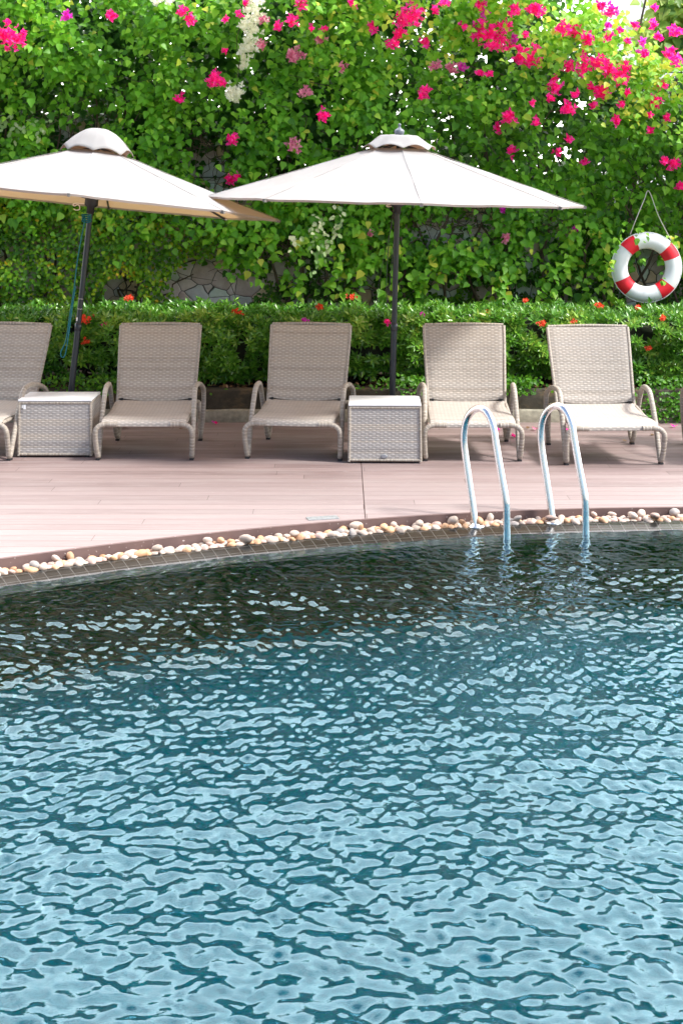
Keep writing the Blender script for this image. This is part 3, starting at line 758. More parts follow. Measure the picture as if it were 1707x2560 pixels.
# ------------------------------------------------------------------ clipped hedge
HL = Leaves(); HB = MB()
HX0, HX1, HF, HBk = -4.6, 4.7, 12.42, 13.4
def htop(x): return .885 + .05 * nz(x * 1.3, 2, 2) + .05 * nz(x * 5, 1, 4)
def hbot(x): return .34 + .10 * nz(x * 1.7, 7, 7) - .10 * sstep(1.8, 3.5, x)
def shoot(p, nrm, size, tint):
    nrm = Vector(nrm).normalized(); t1 = nrm.orthogonal().normalized(); t2 = nrm.cross(t1); a0 = U(0, 6.28)
    for k in range(8):
        a = a0 + k * 2.4; lift = .15 + k * .14
        rad = t1 * math.cos(a) + t2 * math.sin(a)
        HL.add(p + nrm * (k * .004), rad + nrm * lift, nrm - rad * .5, size * U(.75, 1.15), tint + .04 * k - .1 + G(0, .08))
for it in range(8000):
    x = U(HX0, HX1); zt = htop(x); zb = hbot(x)
    tot = (zt - zb) + (HBk - HF) * .8
    if random.random() < (zt - zb) * 1.5 / tot:     # front face
        z = U(zb, zt); d = .16 * nz(x * 3.2, z * 4.5, 6) + .07 * nz(x * 8, z * 8, 2)
        if nz(x * 5, z * 6, 60) < -.24: continue
        rd = .06 * sstep(zt - .12, zt, z)
        if z < zb + .12: d += .06
        p = Vector((x, HF + d + rd + U(0, .06), z)); nm = Vector((G(0, .35) + .1, -1, .55 + G(0, .35)))
        t = .54 + .32 * nz(x * 4, z * 4, 9) + .16 * sstep(.6, .9, z)  # front tint lifted, most near the top: light put into leaf colour
    else:
        y = U(HF, HBk); z = zt + .055 * nz(x * 4, y * 5, 3) - U(0, .05) + (.05 if random.random() < .06 else 0) - .04 * sstep(HF + .1, HF, y)
        p = Vector((x, y, z)); nm = Vector((G(0, .35), G(0, .35) - .25, 1)); t = .48 + .25 * nz(x * 4, y * 4, 9)
    shoot(p, nm, U(.056, .084), t)
hr = empty('clipped_hedge', (0, 12.9, .25)); tag(hr, 'dense clipped hedge of small glossy leaves with scattered orange flowers behind the loungers', 'hedge')
Th = Matrix.Translation((0, -12.9, -.25))
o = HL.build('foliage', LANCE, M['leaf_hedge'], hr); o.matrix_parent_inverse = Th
mb = MB()
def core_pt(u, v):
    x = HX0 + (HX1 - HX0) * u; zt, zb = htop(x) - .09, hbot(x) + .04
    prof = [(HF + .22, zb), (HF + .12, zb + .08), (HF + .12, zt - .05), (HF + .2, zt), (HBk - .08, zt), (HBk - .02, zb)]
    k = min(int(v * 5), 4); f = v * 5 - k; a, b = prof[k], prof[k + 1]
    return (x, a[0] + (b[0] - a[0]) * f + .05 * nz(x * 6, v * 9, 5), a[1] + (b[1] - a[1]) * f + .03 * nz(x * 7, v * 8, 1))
mb.grid(core_pt, 260, 20); o = mb.build('shade_core', M['core'], hr); o.matrix_parent_inverse = Th  # solid core added to close the gaps, inner shade in its colour
for i in range(60):
    HB = MB(); x = U(HX0, HX1); branch(HB, (x, U(12.6, 13.1), .22), (x + U(-.12, .12), U(12.55, 13), .6), .012, .007, 3, .02)
    o = HB.build('stem', M['bark'], hr); o.matrix_parent_inverse = Th
for (x, y, mt, s) in [(297, 685, 'orange', 9), (542, 717, 'orange', 12), (197, 733, 'orange', 12), (186, 729, 'orange', 7), (198, 784, 'orange', 9), (807, 683, 'orange', 8), (733, 703, 'orange', 9), (1205, 690, 'orange', 7), (1318, 742, 'orange', 12), (1120, 718, 'orange', 8), (1243, 741, 'orange', 8), (1375, 700, 'orange', 8), (1465, 705, 'orange', 6), (1520, 730, 'orange', 6), (889, 740, 'magenta', 7), (245, 745, 'magenta', 8), (700, 735, 'purple', 6), (968, 722, 'purple', 6), (1490, 800, 'orange', 6), (1425, 790, 'pink', 6)]:
    px, py = x * K, y * K
    Y = HF - .03 if py > 790 else HF + .05 + (790 - py) / 60 * .8
    Y = min(max(Y, HF - .04), HBk - .1); c = at(px, py, Y); L = Leaves(); rm = s * K * Y / F
    for k in range(int(s * 2.2)):
        q = Vector((G(0, .5), G(0, .4), G(0, .35))) * rm
        for j in range(4):
            a = j * 1.57 + U(-.2, .2); L.add(q, (math.cos(a), -.4, math.sin(a)), (0, -1, .4), .018, random.random())
    o = L.build('flower_head', BRACT, M[mt]); o.parent = hr; o.location = c - Vector((0, 12.9, .25))
    if mt != 'orange': o['label'] = 'small pink fallen blossom'
# leaf litter and little green weeds on the bed
LL = Leaves()
for i in range(2600):
    x = U(-4.5, 4.6); y = U(12.3, 13.2); LL.add((x, y, .262 + U(0, .03)), (G(0, 1), G(0, 1), G(0, .3)), (G(0, .4), -.3 + G(0, .4), 1), U(.03, .06), random.random())
tag(LL.build('leaf_litter', OVAL, M['leaf_dry']), 'brown fallen leaves covering the soil under the hedge', 'leaf litter', kind='stuff')
WL = Leaves()
for i in range(3000):
    cx = random.choice([(-2.1, .45), (-1.9, .4), (.7, .3), (3.05, .35), (2.9, .3), (1.55, .15), (-3.3, .5)]); x = G(cx[0], cx[1] * .7); z = U(.02, .38) if x > 2.5 else U(.26, .38)
    y = 12.10 + G(0, .02) if z < .27 else U(12.15, 12.35)
    WL.add((x, y, z), (G(0, .8), -.4, G(0, .6)), (G(0, .4), -1, .6), U(.025, .045), U(.05, .5))
tag(WL.build('ground_cover', OVAL, M['leaf']), 'low green creeping weeds spilling over the planter kerb', 'weeds', kind='stuff')

# ------------------------------------------------------------------ lounger
def resample_panel(mb, prof, w0, w1, nv=40, nu=24, bow=0.0, thick=.018, curve=0.0, mi=0, usq=0):
    """prof: polyline in (y,z); panel of half-width w0 (start) to w1 (end)"""
    P = [Vector((0, a, b)) for a, b in prof]; D = [0]
    for i in range(1, len(P)): D.append(D[-1] + (P[i] - P[i - 1]).length)
    tot = D[-1]
    def pos(v):
        d = v * tot
        for i in range(1, len(P)):
            if d <= D[i] + 1e-9:
                f = (d - D[i - 1]) / (D[i] - D[i - 1]); return P[i - 1].lerp(P[i], f), (P[i] - P[i - 1]).normalized()
        return P[-1], (P[-1] - P[-2]).normalized()
    def fn(sgn):
        def g(u, v):
            p, t = pos(v); n = Vector((0, -t.z, t.y)); wdt = w0 + (w1 - w0) * v; s = 2 * u - 1
            e = (1 - abs(s) ** 10) ** .5 if abs(s) < 1 else 0
            endv = min(1, min(v, 1 - v) / .02) ** .5
            q = p + n * (sgn * thick / 2 * e * endv - curve * (1 - s * s)) - t * (bow * (1 - s * s) * max(0, 1 - v * 4))
            return (s * wdt, q.y, q.z)
        return g
    uvf = lambda u, v: (u * (w0 + w1), v * tot)
    mb.grid(fn(1), nu, nv, True, mi, uvf)
    g2 = fn(-1); mb.grid(lambda u, v: g2(1 - u, v), nu, nv, True, mi, uvf)
def make_lounger():
    root = empty('sun_lounger')
    # seat
    mb = MB(); resample_panel(mb, [(-.068, .262), (-.062, .285), (-.04, .303), (0, .312), (.08, .314), (.2, .312), (.35, .318), (.5, .334), (.63, .356)], .318, .312, curve=.010, nv=44)
    mb.build('seat', M['wick_seat'], root)
    mb = MB(); resample_panel(mb, [(.625, .372), (.67, .44), (.76, .62), (.845, .79), (.915, .925), (.925, .937)], .302, .322, bow=.018, curve=.016, nv=40)
    bk = mb.build('backrest', M['wick_back'], root)
    mb = MB()
    for s in (-1, 1):
        mb.tube([(s * .305, .615, .345), (s * .308, .665, .43), (s * .315, .76, .615), (s * .322, .85, .79), (s * .325, .918, .925)], .013, 8)
    mb.tube([(-.322, .924, .932), (0, .940, .938), (.322, .924, .932)], .012, 8)
    mb.build('backrest_frame', M['wick_tube'], bk)
    for s in (-1, 1):
        mb = MB()
        pts = [(s * .20, -.062, .277), (s * .29, -.064, .278), (s * .338, -.07, .262), (s * .362, -.07, .215), (s * .358, -.03, .08), (s * .353, -.008, .034), (s * .352, .018, .032), (s * .352, .045, .08),
               (s * .350, .15, .29), (s * .347, .255, .445), (s * .346, .31, .492), (s * .348, .375, .506), (s * .356, .50, .502), (s * .368, .62, .468), (s * .374, .70, .408), (s * .364, .755, .25), (s * .345, .785, .07), (s * .338, .80, .032), (s * .335, .825, .034), (s * .33, .855, .10), (s * .315, .90, .30)]
        fr = mb.tube(pts, .0198, 10, sub=4).build('side_frame', M['wick_tube'], root)
        MB().box((s * .353, .005, .007), (.032, .05, .014)).build('foot_pad', M['black'], fr, bevel=.003); MB().box((s * .336, .812, .007), (.032, .05, .014)).build('foot_pad', M['black'], fr, bevel=.003)
        MB().tube([(s * .305, -.04, .285), (s * .305, .3, .300), (s * .305, .62, .338), (s * .31, .90, .30)], .017, 8).build('seat_rail', M['wick_tube'], root)
    mb = MB(); mb.tube([(-.33, .60, .325), (.33, .60, .325)], .011, 8); mb.tube([(-.3, .66, .352), (.3, .66, .352)], .010, 8)
    mb.box((-.27, .618, .357), (.02, .03, .035)); mb.box((.27, .618, .357), (.02, .03, .035))
    mb.tube([(-.31, .90, .30), (.31, .90, .30)], .011, 8)
    mb.build('hinge_bar', M['black'], root)
    for s in (-1, 1): MB().tube([(s * .25, .80, .66), (s * .25, .89, .32)], .008, 6).build('support_strut', M['black'], root)
    return root
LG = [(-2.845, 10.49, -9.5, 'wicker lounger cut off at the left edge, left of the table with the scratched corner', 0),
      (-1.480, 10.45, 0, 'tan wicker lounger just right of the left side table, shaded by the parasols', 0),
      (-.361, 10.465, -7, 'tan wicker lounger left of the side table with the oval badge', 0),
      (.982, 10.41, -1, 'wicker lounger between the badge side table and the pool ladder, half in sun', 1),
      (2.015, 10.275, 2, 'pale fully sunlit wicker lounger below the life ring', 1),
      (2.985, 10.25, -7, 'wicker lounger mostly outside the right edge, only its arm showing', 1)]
proto = make_lounger()
pale = {}  # backs in the sun share one mesh with the sun-toned wicker
for i, (x, y, a, lab, in_sun) in enumerate(LG):
    o = proto if i == 0 else copy_tree(proto)
    o.location = (x, y, 0); o.rotation_euler.z = R(a); tag(o, lab, 'sun lounger', 'wicker sun loungers in a row along the hedge')
    if in_sun:
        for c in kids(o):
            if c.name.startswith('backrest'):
                c.data = pale.setdefault('m', c.data.copy()) ; c.data.materials[0] = M['wick_back_sun']

# ------------------------------------------------------------------ side tables
def make_table(loc, rz, wid, dep, badge, label):
    r = empty('side_table', loc, rz); tag(r, label, 'side table', 'wicker side tables between the loungers')
    h = .418; hw, hd = wid / 2, dep / 2
    mb = MB(); n = 12
    fl = 1.012
    def face(ax, sg):
        for_u = wid if ax == 'x' else dep
        def g(u, v):
            s = (2 * u - 1); k = 1 + (fl - 1) * (1 - v)
            z = .018 + (h - .018) * v + (.010 * max(0, abs(s) * 9 - 8.2) * -1.2 if v == 0 else 0)
            if ax == 'x': return (s * sg * -1 * -1 * hw * k, sg * hd * k, z) if sg < 0 else (-s * hw * k, sg * hd * k, z)
            return (sg * hw * k, s * hd * k if sg > 0 else -s * hd * k, z)
        return g, for_u
    for ax in 'xy':
        for sg in (-1, 1):
            g, wd = face(ax, sg)
            if ax == 'x' and sg < 0: g = (lambda u, v, k_=None: ((2 * u - 1) * hw * (1 + (fl - 1) * (1 - v)), -hd * (1 + (fl - 1) * (1 - v)), .018 + (h - .018) * v))
            mb.grid(g, 14, 14, True, 0, lambda u, v, wd=wd: (u * wd, v * h))
    bd = mb.build('body', M['wick_box'], r)
    mb = MB()
    for sx in (-1, 1):
        for sy in (-1, 1): mb.tube([(sx * (hw - .001) * 1.012, sy * (hd - .001) * 1.012, .012), (sx * (hw - .002), sy * (hd - .002), h)], .011, 8)
    for a_, b_ in (((-1, -1), (1, -1)), ((1, -1), (1, 1)), ((1, 1), (-1, 1)), ((-1, 1), (-1, -1))):
        mb.tube([(a_[0] * (hw - .002), a_[1] * (hd - .002), h - .004), (b_[0] * (hw - .002), b_[1] * (hd - .002), h - .004)], .009, 8)
        mb.tube([(a_[0] * hw * 1.01, a_[1] * hd * 1.01, .024), (b_[0] * hw * 1.01, b_[1] * hd * 1.01, .024)], .010, 8)
    mb.build('edge_trim', M['wick_tube'], bd)
    mb = MB(); mb.box((0, 0, h + .0155), (wid + .014, dep + .014, .015)); mb.build('tabletop', M['tabletop'], r, bevel=.004)
    mb = MB()
    for sx in (-1, 1):
        for sy in (-1, 1): MB().box((sx * (hw - .03), sy * (hd - .03), .007), (.035, .035, .014)).build('foot_pad', M['black'], r)
    if badge:
        mb = MB(); mb.lathe([(0, 0), (.026, 0), (.026, .002), (.02, .003), (0, .003)], n=24, rot=Matrix.Rotation(R(90), 3, 'X'))
        o = mb.build('badge', M['badge'], r); o.location = (-.005, -hd * 1.012 - .006, .052); o.scale = (1, 1, .62)
    else:
        mb = MB(); mb.box((0, 0, 0), (.018, .002, .034)); mb.box((-.016, 0, .004), (.006, .002, .022)); o = mb.build('sticker_mark', M['tabletop'], r); o.location = (-hw + .045, -hd - .011, .385)
    return r
make_table((-2.178, 10.745, 0), 0, .545, .395, False, 'wicker side table with a white top at the foot of the leaning left parasol')
make_table((.327, 10.53, 0), R(-1.2), .527, .42, True, 'wicker side table with a white top and a small oval badge, under the central parasol')

# ------------------------------------------------------------------ parasols
def make_parasol(loc, lean_x, lean_y, rimz, rise, capz, label, finial, rotdeg=4):
    root = empty('parasol', loc); tag(root, label, 'parasol', 'cream octagonal parasols over the loungers')
    tilt = (R(lean_y), R(lean_x), 0)
    Rr = 1.53; parts = []
    def P(o): o.rotation_euler = tilt; return o
    ang = [R(rotdeg + 45 * k) for k in range(8)]
    r_in = .20; z_in = rimz + rise
    def ridge(t): # t 0 centre hole -> 1 rim
        return r_in + (Rr - r_in) * t, z_in - (z_in - rimz) * (t ** .97)
    mb = MB()
    for k in range(8):
        a0, a1 = ang[k], ang[k] + R(45)
        def g(u, v, a0=a0, a1=a1):
            r, z = ridge(v)
            p0 = Vector((r * math.cos(a0), r * math.sin(a0), z)); p1 = Vector((r * math.cos(a1), r * math.sin(a1), z))
            p = p0.lerp(p1, u); s = 4 * u * (1 - u)
            p.z -= s * .018 * math.sin(math.pi * min(1, v * .95)) 
            if v > .6:
                q = (v - .6) / .4; inw = s * .035 * q * q
                p.x *= 1 - inw * .5 / max(r, .1); p.y *= 1 - inw * .5 / max(r, .1)
            p.z += .007 * nz(p.x * 3, p.y * 3, loc[0]) + .0035 * nz(p.x * 9, p.y * 9, loc[0] + 4)
            return p
        mb.grid(g, 12, 22, True, 0)
        def hem(u, v, g=g):
            p = Vector(g(u, 1)); return p + Vector((-.004 * v * p.x, -.004 * v * p.y, -.016 * v))
        mb.grid(hem, 12, 1, True, 0)
    cn = P(mb.build('canopy', M['fabric'], root))
    # seams
    mb = MB()
    for a in ang:
        pts = []
        for v in [0, .25, .5, .75, 1]:
            r, z = ridge(v); pts.append((r * math.cos(a), r * math.sin(a), z + .003))
        mb.tube(pts, .002, 5, sub=4)
    P(mb.build('seam_tape', M['fabric'], root))
    mb = MB()
    for a in ang:
        mb = MB(); mb.box((Rr * 1.0 * math.cos(a), Rr * math.sin(a), rimz - .012), (.034, .02, .024), Matrix.Rotation(a, 3, 'Z'))
        P(mb.build('rib_pocket', M['pocket'], root))
    # vent cap
    mb = MB()
    def cap(u, v):
        a = R(rotdeg) + 2 * math.pi * u; n8 = (u * 8) % 1; lob = math.sin(math.pi * n8)
        oc = math.cos(R(22.5)) / math.cos((n8 - .5) * R(45))
        r = (.02 + .28 * v) * (oc if v > .5 else (oc * v * 2 + (1 - v * 2)))
        if finial: z = capz - .010 - .03 * v * v - .085 * max(0, v - .5) / .5 + .034 * lob * v ** 3 * (1 + .5 * nz(u * 8, 1, loc[0])) + .004 * lob * v * (1 - v) * 4
        else: z = capz - .205 * v ** 2.0 + .024 * lob * v ** 4 * (1 + .7 * nz(u * 8, 3, loc[0])) + .012 * lob * v
        z += .012 * nz(u * 14, v * 3, 5) * v
        r *= 1 + .05 * nz(u * 20, v * 2, 9) * v
        return (r * math.cos(a), r * math.sin(a), z)
    mb.grid(cap, 96, 14, True)
    P(mb.build('vent_cap', M['fabric'], root, solid=.003))
    # ribs, struts, hub, pole
    for a in ang:
        mb = MB(); r0, z0 = ridge(0); r1, z1 = ridge(.985)
        mb.tube([(.04 * math.cos(a), .04 * math.sin(a), z0 + .03), (r0 * math.cos(a), r0 * math.sin(a), z0 - .02), (r1 * math.cos(a), r1 * math.sin(a), z1 - .016)], .009, 6, smoothpath=False)
        rb = P(mb.build('rib', M['rib'], root))
        rm, zm = ridge(.45)
        mb = MB(); mb.tube([(.045 * math.cos(a), .045 * math.sin(a), rimz + .02), (rm * math.cos(a), rm * math.sin(a), zm - .025)], .008, 6, smoothpath=False)
        o = mb.build('strut', M['rib'], rb)
    mb = MB(); mb.lathe([(.0, rimz + .06), (.05, rimz + .06), (.055, rimz + .02), (.055, rimz - .035), (.032, rimz - .05), (.032, rimz - .10), (.0, rimz - .10)], n=20)
    P(mb.build('hub', M['black'], root))
    mb = MB(); mb.tube([(0, 0, .03), (0, 0, .9)], .0255, 16, smoothpath=False); mb.tube([(0, 0, .9), (0, 0, z_in + .10)], .0225, 16, smoothpath=False); mb.lathe([(.0225, .895), (.029, .90), (.029, .955), (.0225, .96)], n=16)
    P(mb.build('pole', M['pole'], root))
    if finial:
        z = capz - .015
        mb = MB(); mb.lathe([(0, z - .01), (.026, z - .01), (.028, z + .006), (.036, z + .018), (.042, z + .034), (.040, z + .046), (.030, z + .056), (.014, z + .064), (.009, z + .076), (.011, z + .084), (.013, z + .092), (.009, z + .101), (0, z + .104)], n=24)
        P(mb.build('finial', M['finial'], root))
    mb = MB(); mb.lathe([(0, .0), (.25, .0), (.25, .045), (.235, .06), (.06, .075), (.045, .09), (.045, .22), (.0, .22)], n=36)
    mb.build('base', M['stone_base'], root)
    return root, tilt
u1, t1 = make_parasol((-2.225, 11.2, 0), 5.6, -3.0, 1.955, .405, 2.55, 'left parasol with a strongly leaning pole and teal cord, overlapped by its neighbour', False)
u2, t2 = make_parasol((.399, 11.2, 0), 1.55, 0, 1.945, .425, 2.485, 'upright central parasol with a dark grey knob on top of its canopy', True)
# white paint scuffs on the leaning pole
mb = MB()
for z in (1.155, 1.075): 
    for k in range(4): mb.tube([(.0225 * math.cos(R(-130 + k * 26)), .0225 * math.sin(R(-130 + k * 26)), z + U(-.003, .003)), (.0225 * math.cos(R(-118 + k * 26)), .0225 * math.sin(R(-118 + k * 26)), z)], .0035, 5, smoothpath=False)
mb.box((-.012, -.0215, .99), (.012, .004, .028))
o = mb.build('paint_marks', M['mark'], u1); o.rotation_euler = t1
# cord of the left parasol
Tm = Matrix.Translation(u1.location)
def local(o, root): o.parent = root; o.matrix_parent_inverse = Matrix.Translation(-root.location)
mb = MB(); pts = [at(214, 545, 11.14), at(196, 640, 11.13), at(186, 720, 11.12), at(175, 790, 11.12), at(166, 850, 11.12), at(153, 880, 11.12), at(156, 893, 11.12), at(164, 886, 11.12), at(172, 840, 11.11), at(180, 780, 11.11), at(190, 715, 11.11)]
mb.tube(pts, .0048, 6)
for k in range(4): mb.tube([at(206, 537 + k * 5, 11.13), at(217, 541 + k * 5, 11.16), at(228, 538 + k * 5, 11.13), at(217, 536 + k * 5, 11.24)], .006, 6, closed=True)
local(mb.build('cord', M['rope_teal']), u1)
mb = MB(); mb.tube([at(212, 509, 11.1), at(190, 508, 11.1), at(183, 512, 11.1), at(188, 515, 11.1), at(195, 511, 11.1), at(200, 517, 11.1), at(199, 524, 11.1), at(190, 525, 11.1), at(185, 522, 11.1)], .004, 6)
local(mb.build('hook', M['hook']), u1)
mb = MB(); mb.tube([at(985, 520, 11.15), at(972, 600, 11.14), at(966, 700, 11.14), at(968, 760, 11.14), at(975, 700, 11.14), at(984, 600, 11.14)], .003, 5)
mb.tube([at(988, 530, 11.15), at(960, 640, 11.2), at(945, 720, 11.2), at(940, 770, 11.2)], .0022, 5)
local(mb.build('cord', M['black']), u2)
mb = MB(); mb.tube([at(975, 512, 11.1), at(966, 513, 11.1), at(968, 517, 11.1), at(978, 516, 11.1)], .0035, 6)
local(mb.build('hook', M['hook']), u2)

# ------------------------------------------------------------------ life ring
cB = at(1614.5, 668.5, 13.5); lr = empty('life_ring', cB); tag(lr, 'white life ring with four red bands hanging in the vines', 'life ring')
Rb, rb_ = .260, .077
def ring_part(a0, a1, sw, mat, name, grow=0):
    mb = MB(); n = max(6, int(abs(a1 - a0) / 4))
    def g(u, v):
        a = R(a0 + (a1 - a0) * u); b = 2 * math.pi * v
        rr = Rb + (rb_ + grow) * math.cos(b) * 1.0; return (rr * math.cos(a), (.062 + grow) * math.sin(b), rr * math.sin(a))
    mb.grid(g, n, 24, True)
    return mb.build(name, mat, lr)
bands = [(33, 13), (126, 13), (218, 13), (310, 13)]
mb = MB(); mb.grid(lambda u, v: ((Rb + rb_ * math.cos(2 * math.pi * v)) * math.cos(2 * math.pi * u), .062 * math.sin(2 * math.pi * v), (Rb + rb_ * math.cos(2 * math.pi * v)) * math.sin(2 * math.pi * u)), 90, 24)
body = mb.build('ring_body', M['buoy_white'], lr)
for (a, hw) in bands: ring_part(a - hw, a + hw, 0, M['buoy_red'], 'red_band', .0025)
mb = MB(); mb.tube([((Rb + rb_) * math.cos(R(a)) * 1.012, -.01 + .004 * math.sin(a), (Rb + rb_) * math.sin(R(a)) * 1.012) for a in range(0, 360, 10)], .005, 6, closed=True)
mb.build('grab_rope', M['buoy_white'], lr)
mb = MB(); mb.tube([at(1574, 586, 13.44) - cB, at(1592, 540, 13.44) - cB, at(1609, 500, 13.5) - cB, at(1621, 478, 13.52) - cB, at(1645, 540, 13.5) - cB, at(1678, 604, 13.46) - cB], .0042, 6, sub=6)
mb.build('hanging_cord', M['rope_white'], lr)

# ------------------------------------------------------------------ pool ladder
ld = empty('pool_ladder', (1.1, 8.6, -.07)); tag(ld, 'pool ladder with two curved steel handrails rising from the water edge', 'pool ladder')
RP = [(.835, 8.62, -.06), (.820, 8.642, .05), (.797, 8.672, .22), (.775, 8.70, .39), (.768, 8.705, .49), (.780, 8.695, .585), (.815, 8.655, .655), (.862, 8.60, .683), (.905, 8.545, .652), (.932, 8.508, .575), (.946, 8.49, .48), (.972, 8.455, .31), (.995, 8.425, .17), (1.001, 8.418, .11), (1.002, 8.417, .0), (1.002, 8.417, -.5), (1.002, 8.417, -1.1)]
for d in ((0, 0), (.496, .10)):
    mb = MB(); mb.tube([(p[0] + d[0], p[1] + d[1], p[2]) for p in RP], .0222, 16, sub=6)
    h = mb.build('handrail', M['steel']); h.parent = ld; h.matrix_parent_inverse = Matrix.Translation((-1.1, -8.6, .07))
    mb = MB(); mb.lathe([(.0225, .022), (.030, .020), (.034, .012), (.052, .006), (.056, 0), (0, 0)], (RP[0][0] + d[0], RP[0][1] + d[1], -.055), 28)
    mb.build('flange', M['steel'], h)
for z in (-.35, -.62, -.89):
    mb = MB(); mb.box((1.25, 8.467, z), (.47, .09, .025), Matrix.Rotation(R(11), 3, 'Z')); s_ = mb.build('step', M['steel'], None, bevel=.004); s_.parent = ld; s_.matrix_parent_inverse = Matrix.Translation((-1.1, -8.6, .07))

# ------------------------------------------------------------------ small deck things
mb = MB(); mb.box((0, 0, .0), (.195, .075, .006)); 
for k in range(5): mb.box((-.07 + k * .035, 0, .0037), (.012, .05, .0012))
o = mb.build('drain_cover', plain('worn_alloy', (.48, .52, .53), .35, .6, .15, 40), bevel=.001); o.location = (-.117, 8.60, .0035); o.rotation_euler.z = R(14)
tag(o, 'small rectangular metal drain cover set in the deck near the pebbles', 'drain cover')
PET = [(541, 1062, 'magenta', .045, 'round magenta petal on the deck by the kerb between the second and third loungers'), (1246, 1077, 'magenta', .035, 'magenta petal behind the first curve of the ladder rail'), (1285, 1095, 'magenta', .055, 'largest magenta petal, between the legs of the half sunlit lounger'),
       (1337, 1076, 'pink', .045, 'pale pink petal between the two ladder rails'), (1417, 1077, 'magenta', .035, 'magenta petal behind the second ladder rail'), (1198, 1066, 'magenta', .04, 'magenta petal under the seat seen through the first ladder rail'), (1411, 1058, 'magenta', .03, 'magenta petal against the kerb behind the second ladder rail'),
       (1684, 1069, 'magenta', .045, 'magenta petal by the kerb at the far right'), (535, 1056, 'purple', .03, 'purple petal lying against the kerb behind the second lounger')]
for (px, py, mt, s, lab) in PET:
    Y = F * CAMZ / (py - HY); L = Leaves()
    for k in range(3):
        a = k * 2.1 + U(-.3, .3); L.add((0, 0, .006), (math.cos(a), math.sin(a), .45), (-math.cos(a) * .3, -math.sin(a) * .3, 1), s, random.random())
    o = L.build('petal', BRACT, M[mt]); o.location = ((px - CX) * Y / F, min(Y, KY - .04), 0); tag(o, lab, 'petal', 'fallen petals on the deck')
DRY = [(310, 1072, 'curled brown leaf under the seat of the second lounger'), (458, 1074, 'brown leaf near the right rear foot of the second lounger'), (572, 1085, 'brown leaf left of the third lounger near its rear foot'), (1566, 1104, 'orange leaf by the right rear foot of the sunlit lounger'), (1626, 1090, 'orange leaf behind the right leg of the sunlit lounger'), (1318, 1074, 'brown leaf left of the pale pink petal')]
for (px, py, lab) in DRY:
    Y = F * CAMZ / (py - HY); L = Leaves(); L.add((0, 0, .008), (G(0, 1), G(0, 1), .1), (0, -.4, 1), .05, U(.5, 1))
    o = L.build('dry_leaf', OVAL, M['leaf_dry']); o.location = ((px - CX) * Y / F, Y, 0); tag(o, lab, 'leaf', 'dry leaves on the deck')

# ------------------------------------------------------------------ pebbles
def pebble_mat(name, a, b):
    T = NT(name); co = obj_co(T); oi = T.n('ObjectInfo'); vm = T.n('VectorMath', operation='ADD'); T.l(co, vm.inputs[0])
    sc = T.n('VectorMath', operation='SCALE'); T.l(oi.outputs['Location'], sc.inputs[0]); sc.inputs['Scale'].default_value = 7; T.l(sc.outputs[0], vm.inputs[1])
    n1 = T.noise(vm.outputs[0], 16, 5, .6); wv = T.noise(T.mapping(vm.outputs[0], (1, 1, 5), rot=(.5, .3, 0)), 22, 4, .6)
    c = T.ramp(n1, [(.3, a), (.7, b)]); c = T.mix(T.ramp(wv, [(.45, 0.0), (.7, .4)]), c, (.52, .44, .37))
    hs = T.n('HueSaturation'); T.l(c, hs.inputs['Color']); T.l(T.math('ADD', T.math('MULTIPLY', oi.outputs['Random'], .5), .75), hs.inputs['Value'])
    T.set(Base_Color=hs.outputs[0], Roughness=.55); T.bump(n1, .15, .003); return T.m
PM = [('cream', pebble_mat('cream_pebble', (.38, .29, .23), (.50, .41, .34))), ('orange tan', pebble_mat('tan_pebble', (.42, .21, .09), (.55, .32, .17))), ('grey', pebble_mat('grey_pebble', (.24, .21, .20), (.36, .33, .31))), ('pinkish', pebble_mat('pink_pebble', (.38, .25, .21), (.50, .35, .29)))]
pmesh = []
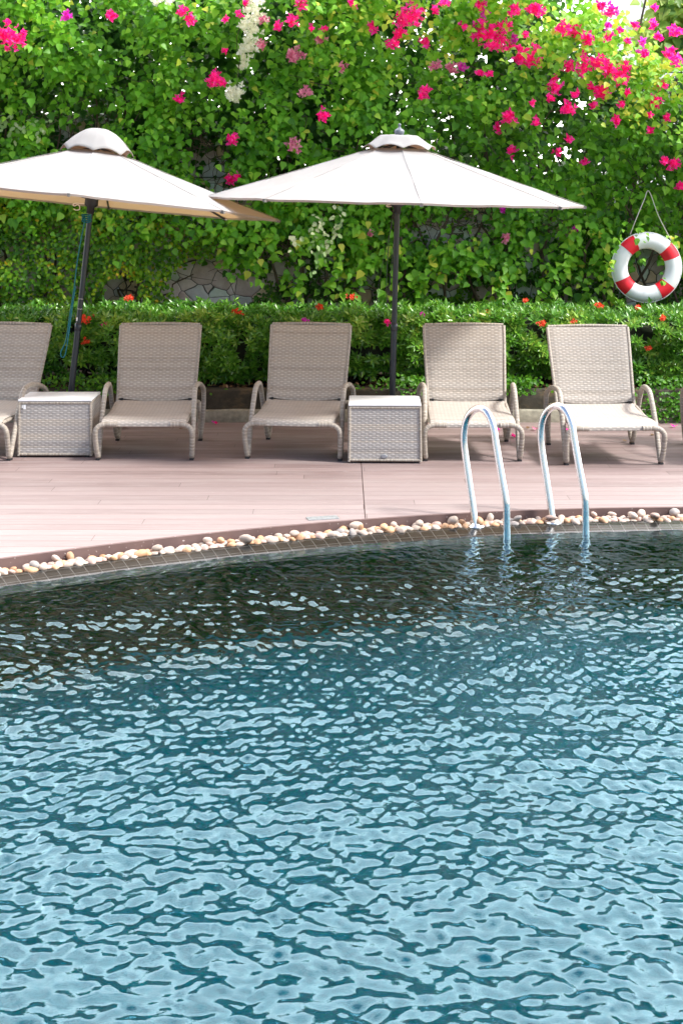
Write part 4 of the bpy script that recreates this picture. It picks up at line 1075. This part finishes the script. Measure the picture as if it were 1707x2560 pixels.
for ci, (cn, mt) in enumerate(PM):
    for k in range(4):
        bm = bmesh.new(); bmesh.ops.create_icosphere(bm, subdivisions=3, radius=1)
        sx, sy, sz = U(.85, 1.25), U(.7, .95), U(.5, .78); sd = U(0, 50)
        for v in bm.verts:
            d = 1 + .16 * nz(v.co.x * .9 + sd, v.co.y * .9, v.co.z * .9) + .04 * nz(v.co.x * 3 + sd, v.co.y * 3, v.co.z * 3)
            v.co = Vector((v.co.x * sx, v.co.y * sy, v.co.z * sz)) * d
        for f in bm.faces: f.smooth = True
        me = bpy.data.meshes.new('pebble'); bm.to_mesh(me); bm.free(); me.materials.append(mt); pmesh.append((cn, me))
PLAB = {'cream': 'smooth cream pebble in the row between deck edge and pool tiles', 'orange tan': 'smooth orange tan pebble in the row between deck edge and pool tiles',
        'grey': 'smooth grey pebble in the row between deck edge and pool tiles', 'pinkish': 'smooth pinkish pebble in the row between deck edge and pool tiles'}
placed = []; npb = 0; tries = 0
while npb < 299 and tries < 9000:
    tries += 1
    x = U(-2.12, 2.42); off = U(.045, .14); r = U(.023, .036) * (1.15 if random.random() < .2 else 1)
    e = edge(x, off); zz = -.070 + r * .5
    ok = True; base = 0
    for (q, qr) in placed:
        d = math.hypot(q.x - e.x, q.y - e.y)
        if d < (qr + r) * .54:
            ok = False; break
    if not ok:
        # second layer: rest on the others
        if tries < 1800 or random.random() < .8: continue
        zz = -.070 + .036 + r * .35
        if any(math.hypot(q.x - e.x, q.y - e.y) < (qr + r) * .75 and q.z > -.045 for (q, qr) in placed): continue
    placed.append((Vector((e.x, e.y, zz)), r)); npb += 1
    ci = random.choices([0, 1, 2, 3], [.46, .24, .08, .22])[0]; cn, me = pmesh[ci * 4 + random.randrange(4)]
    o = bpy.data.objects.new('pebble', me); COL.objects.link(o); o.location = (e.x, e.y, zz); o.scale = (r, r, r); o.rotation_euler = (G(0, .35), G(0, .35), U(0, 6.28))
    tag(o, PLAB[cn], 'pebble', cn + ' pebbles along the pool edge')
print('pebbles', npb, 'objects', len(bpy.data.objects))
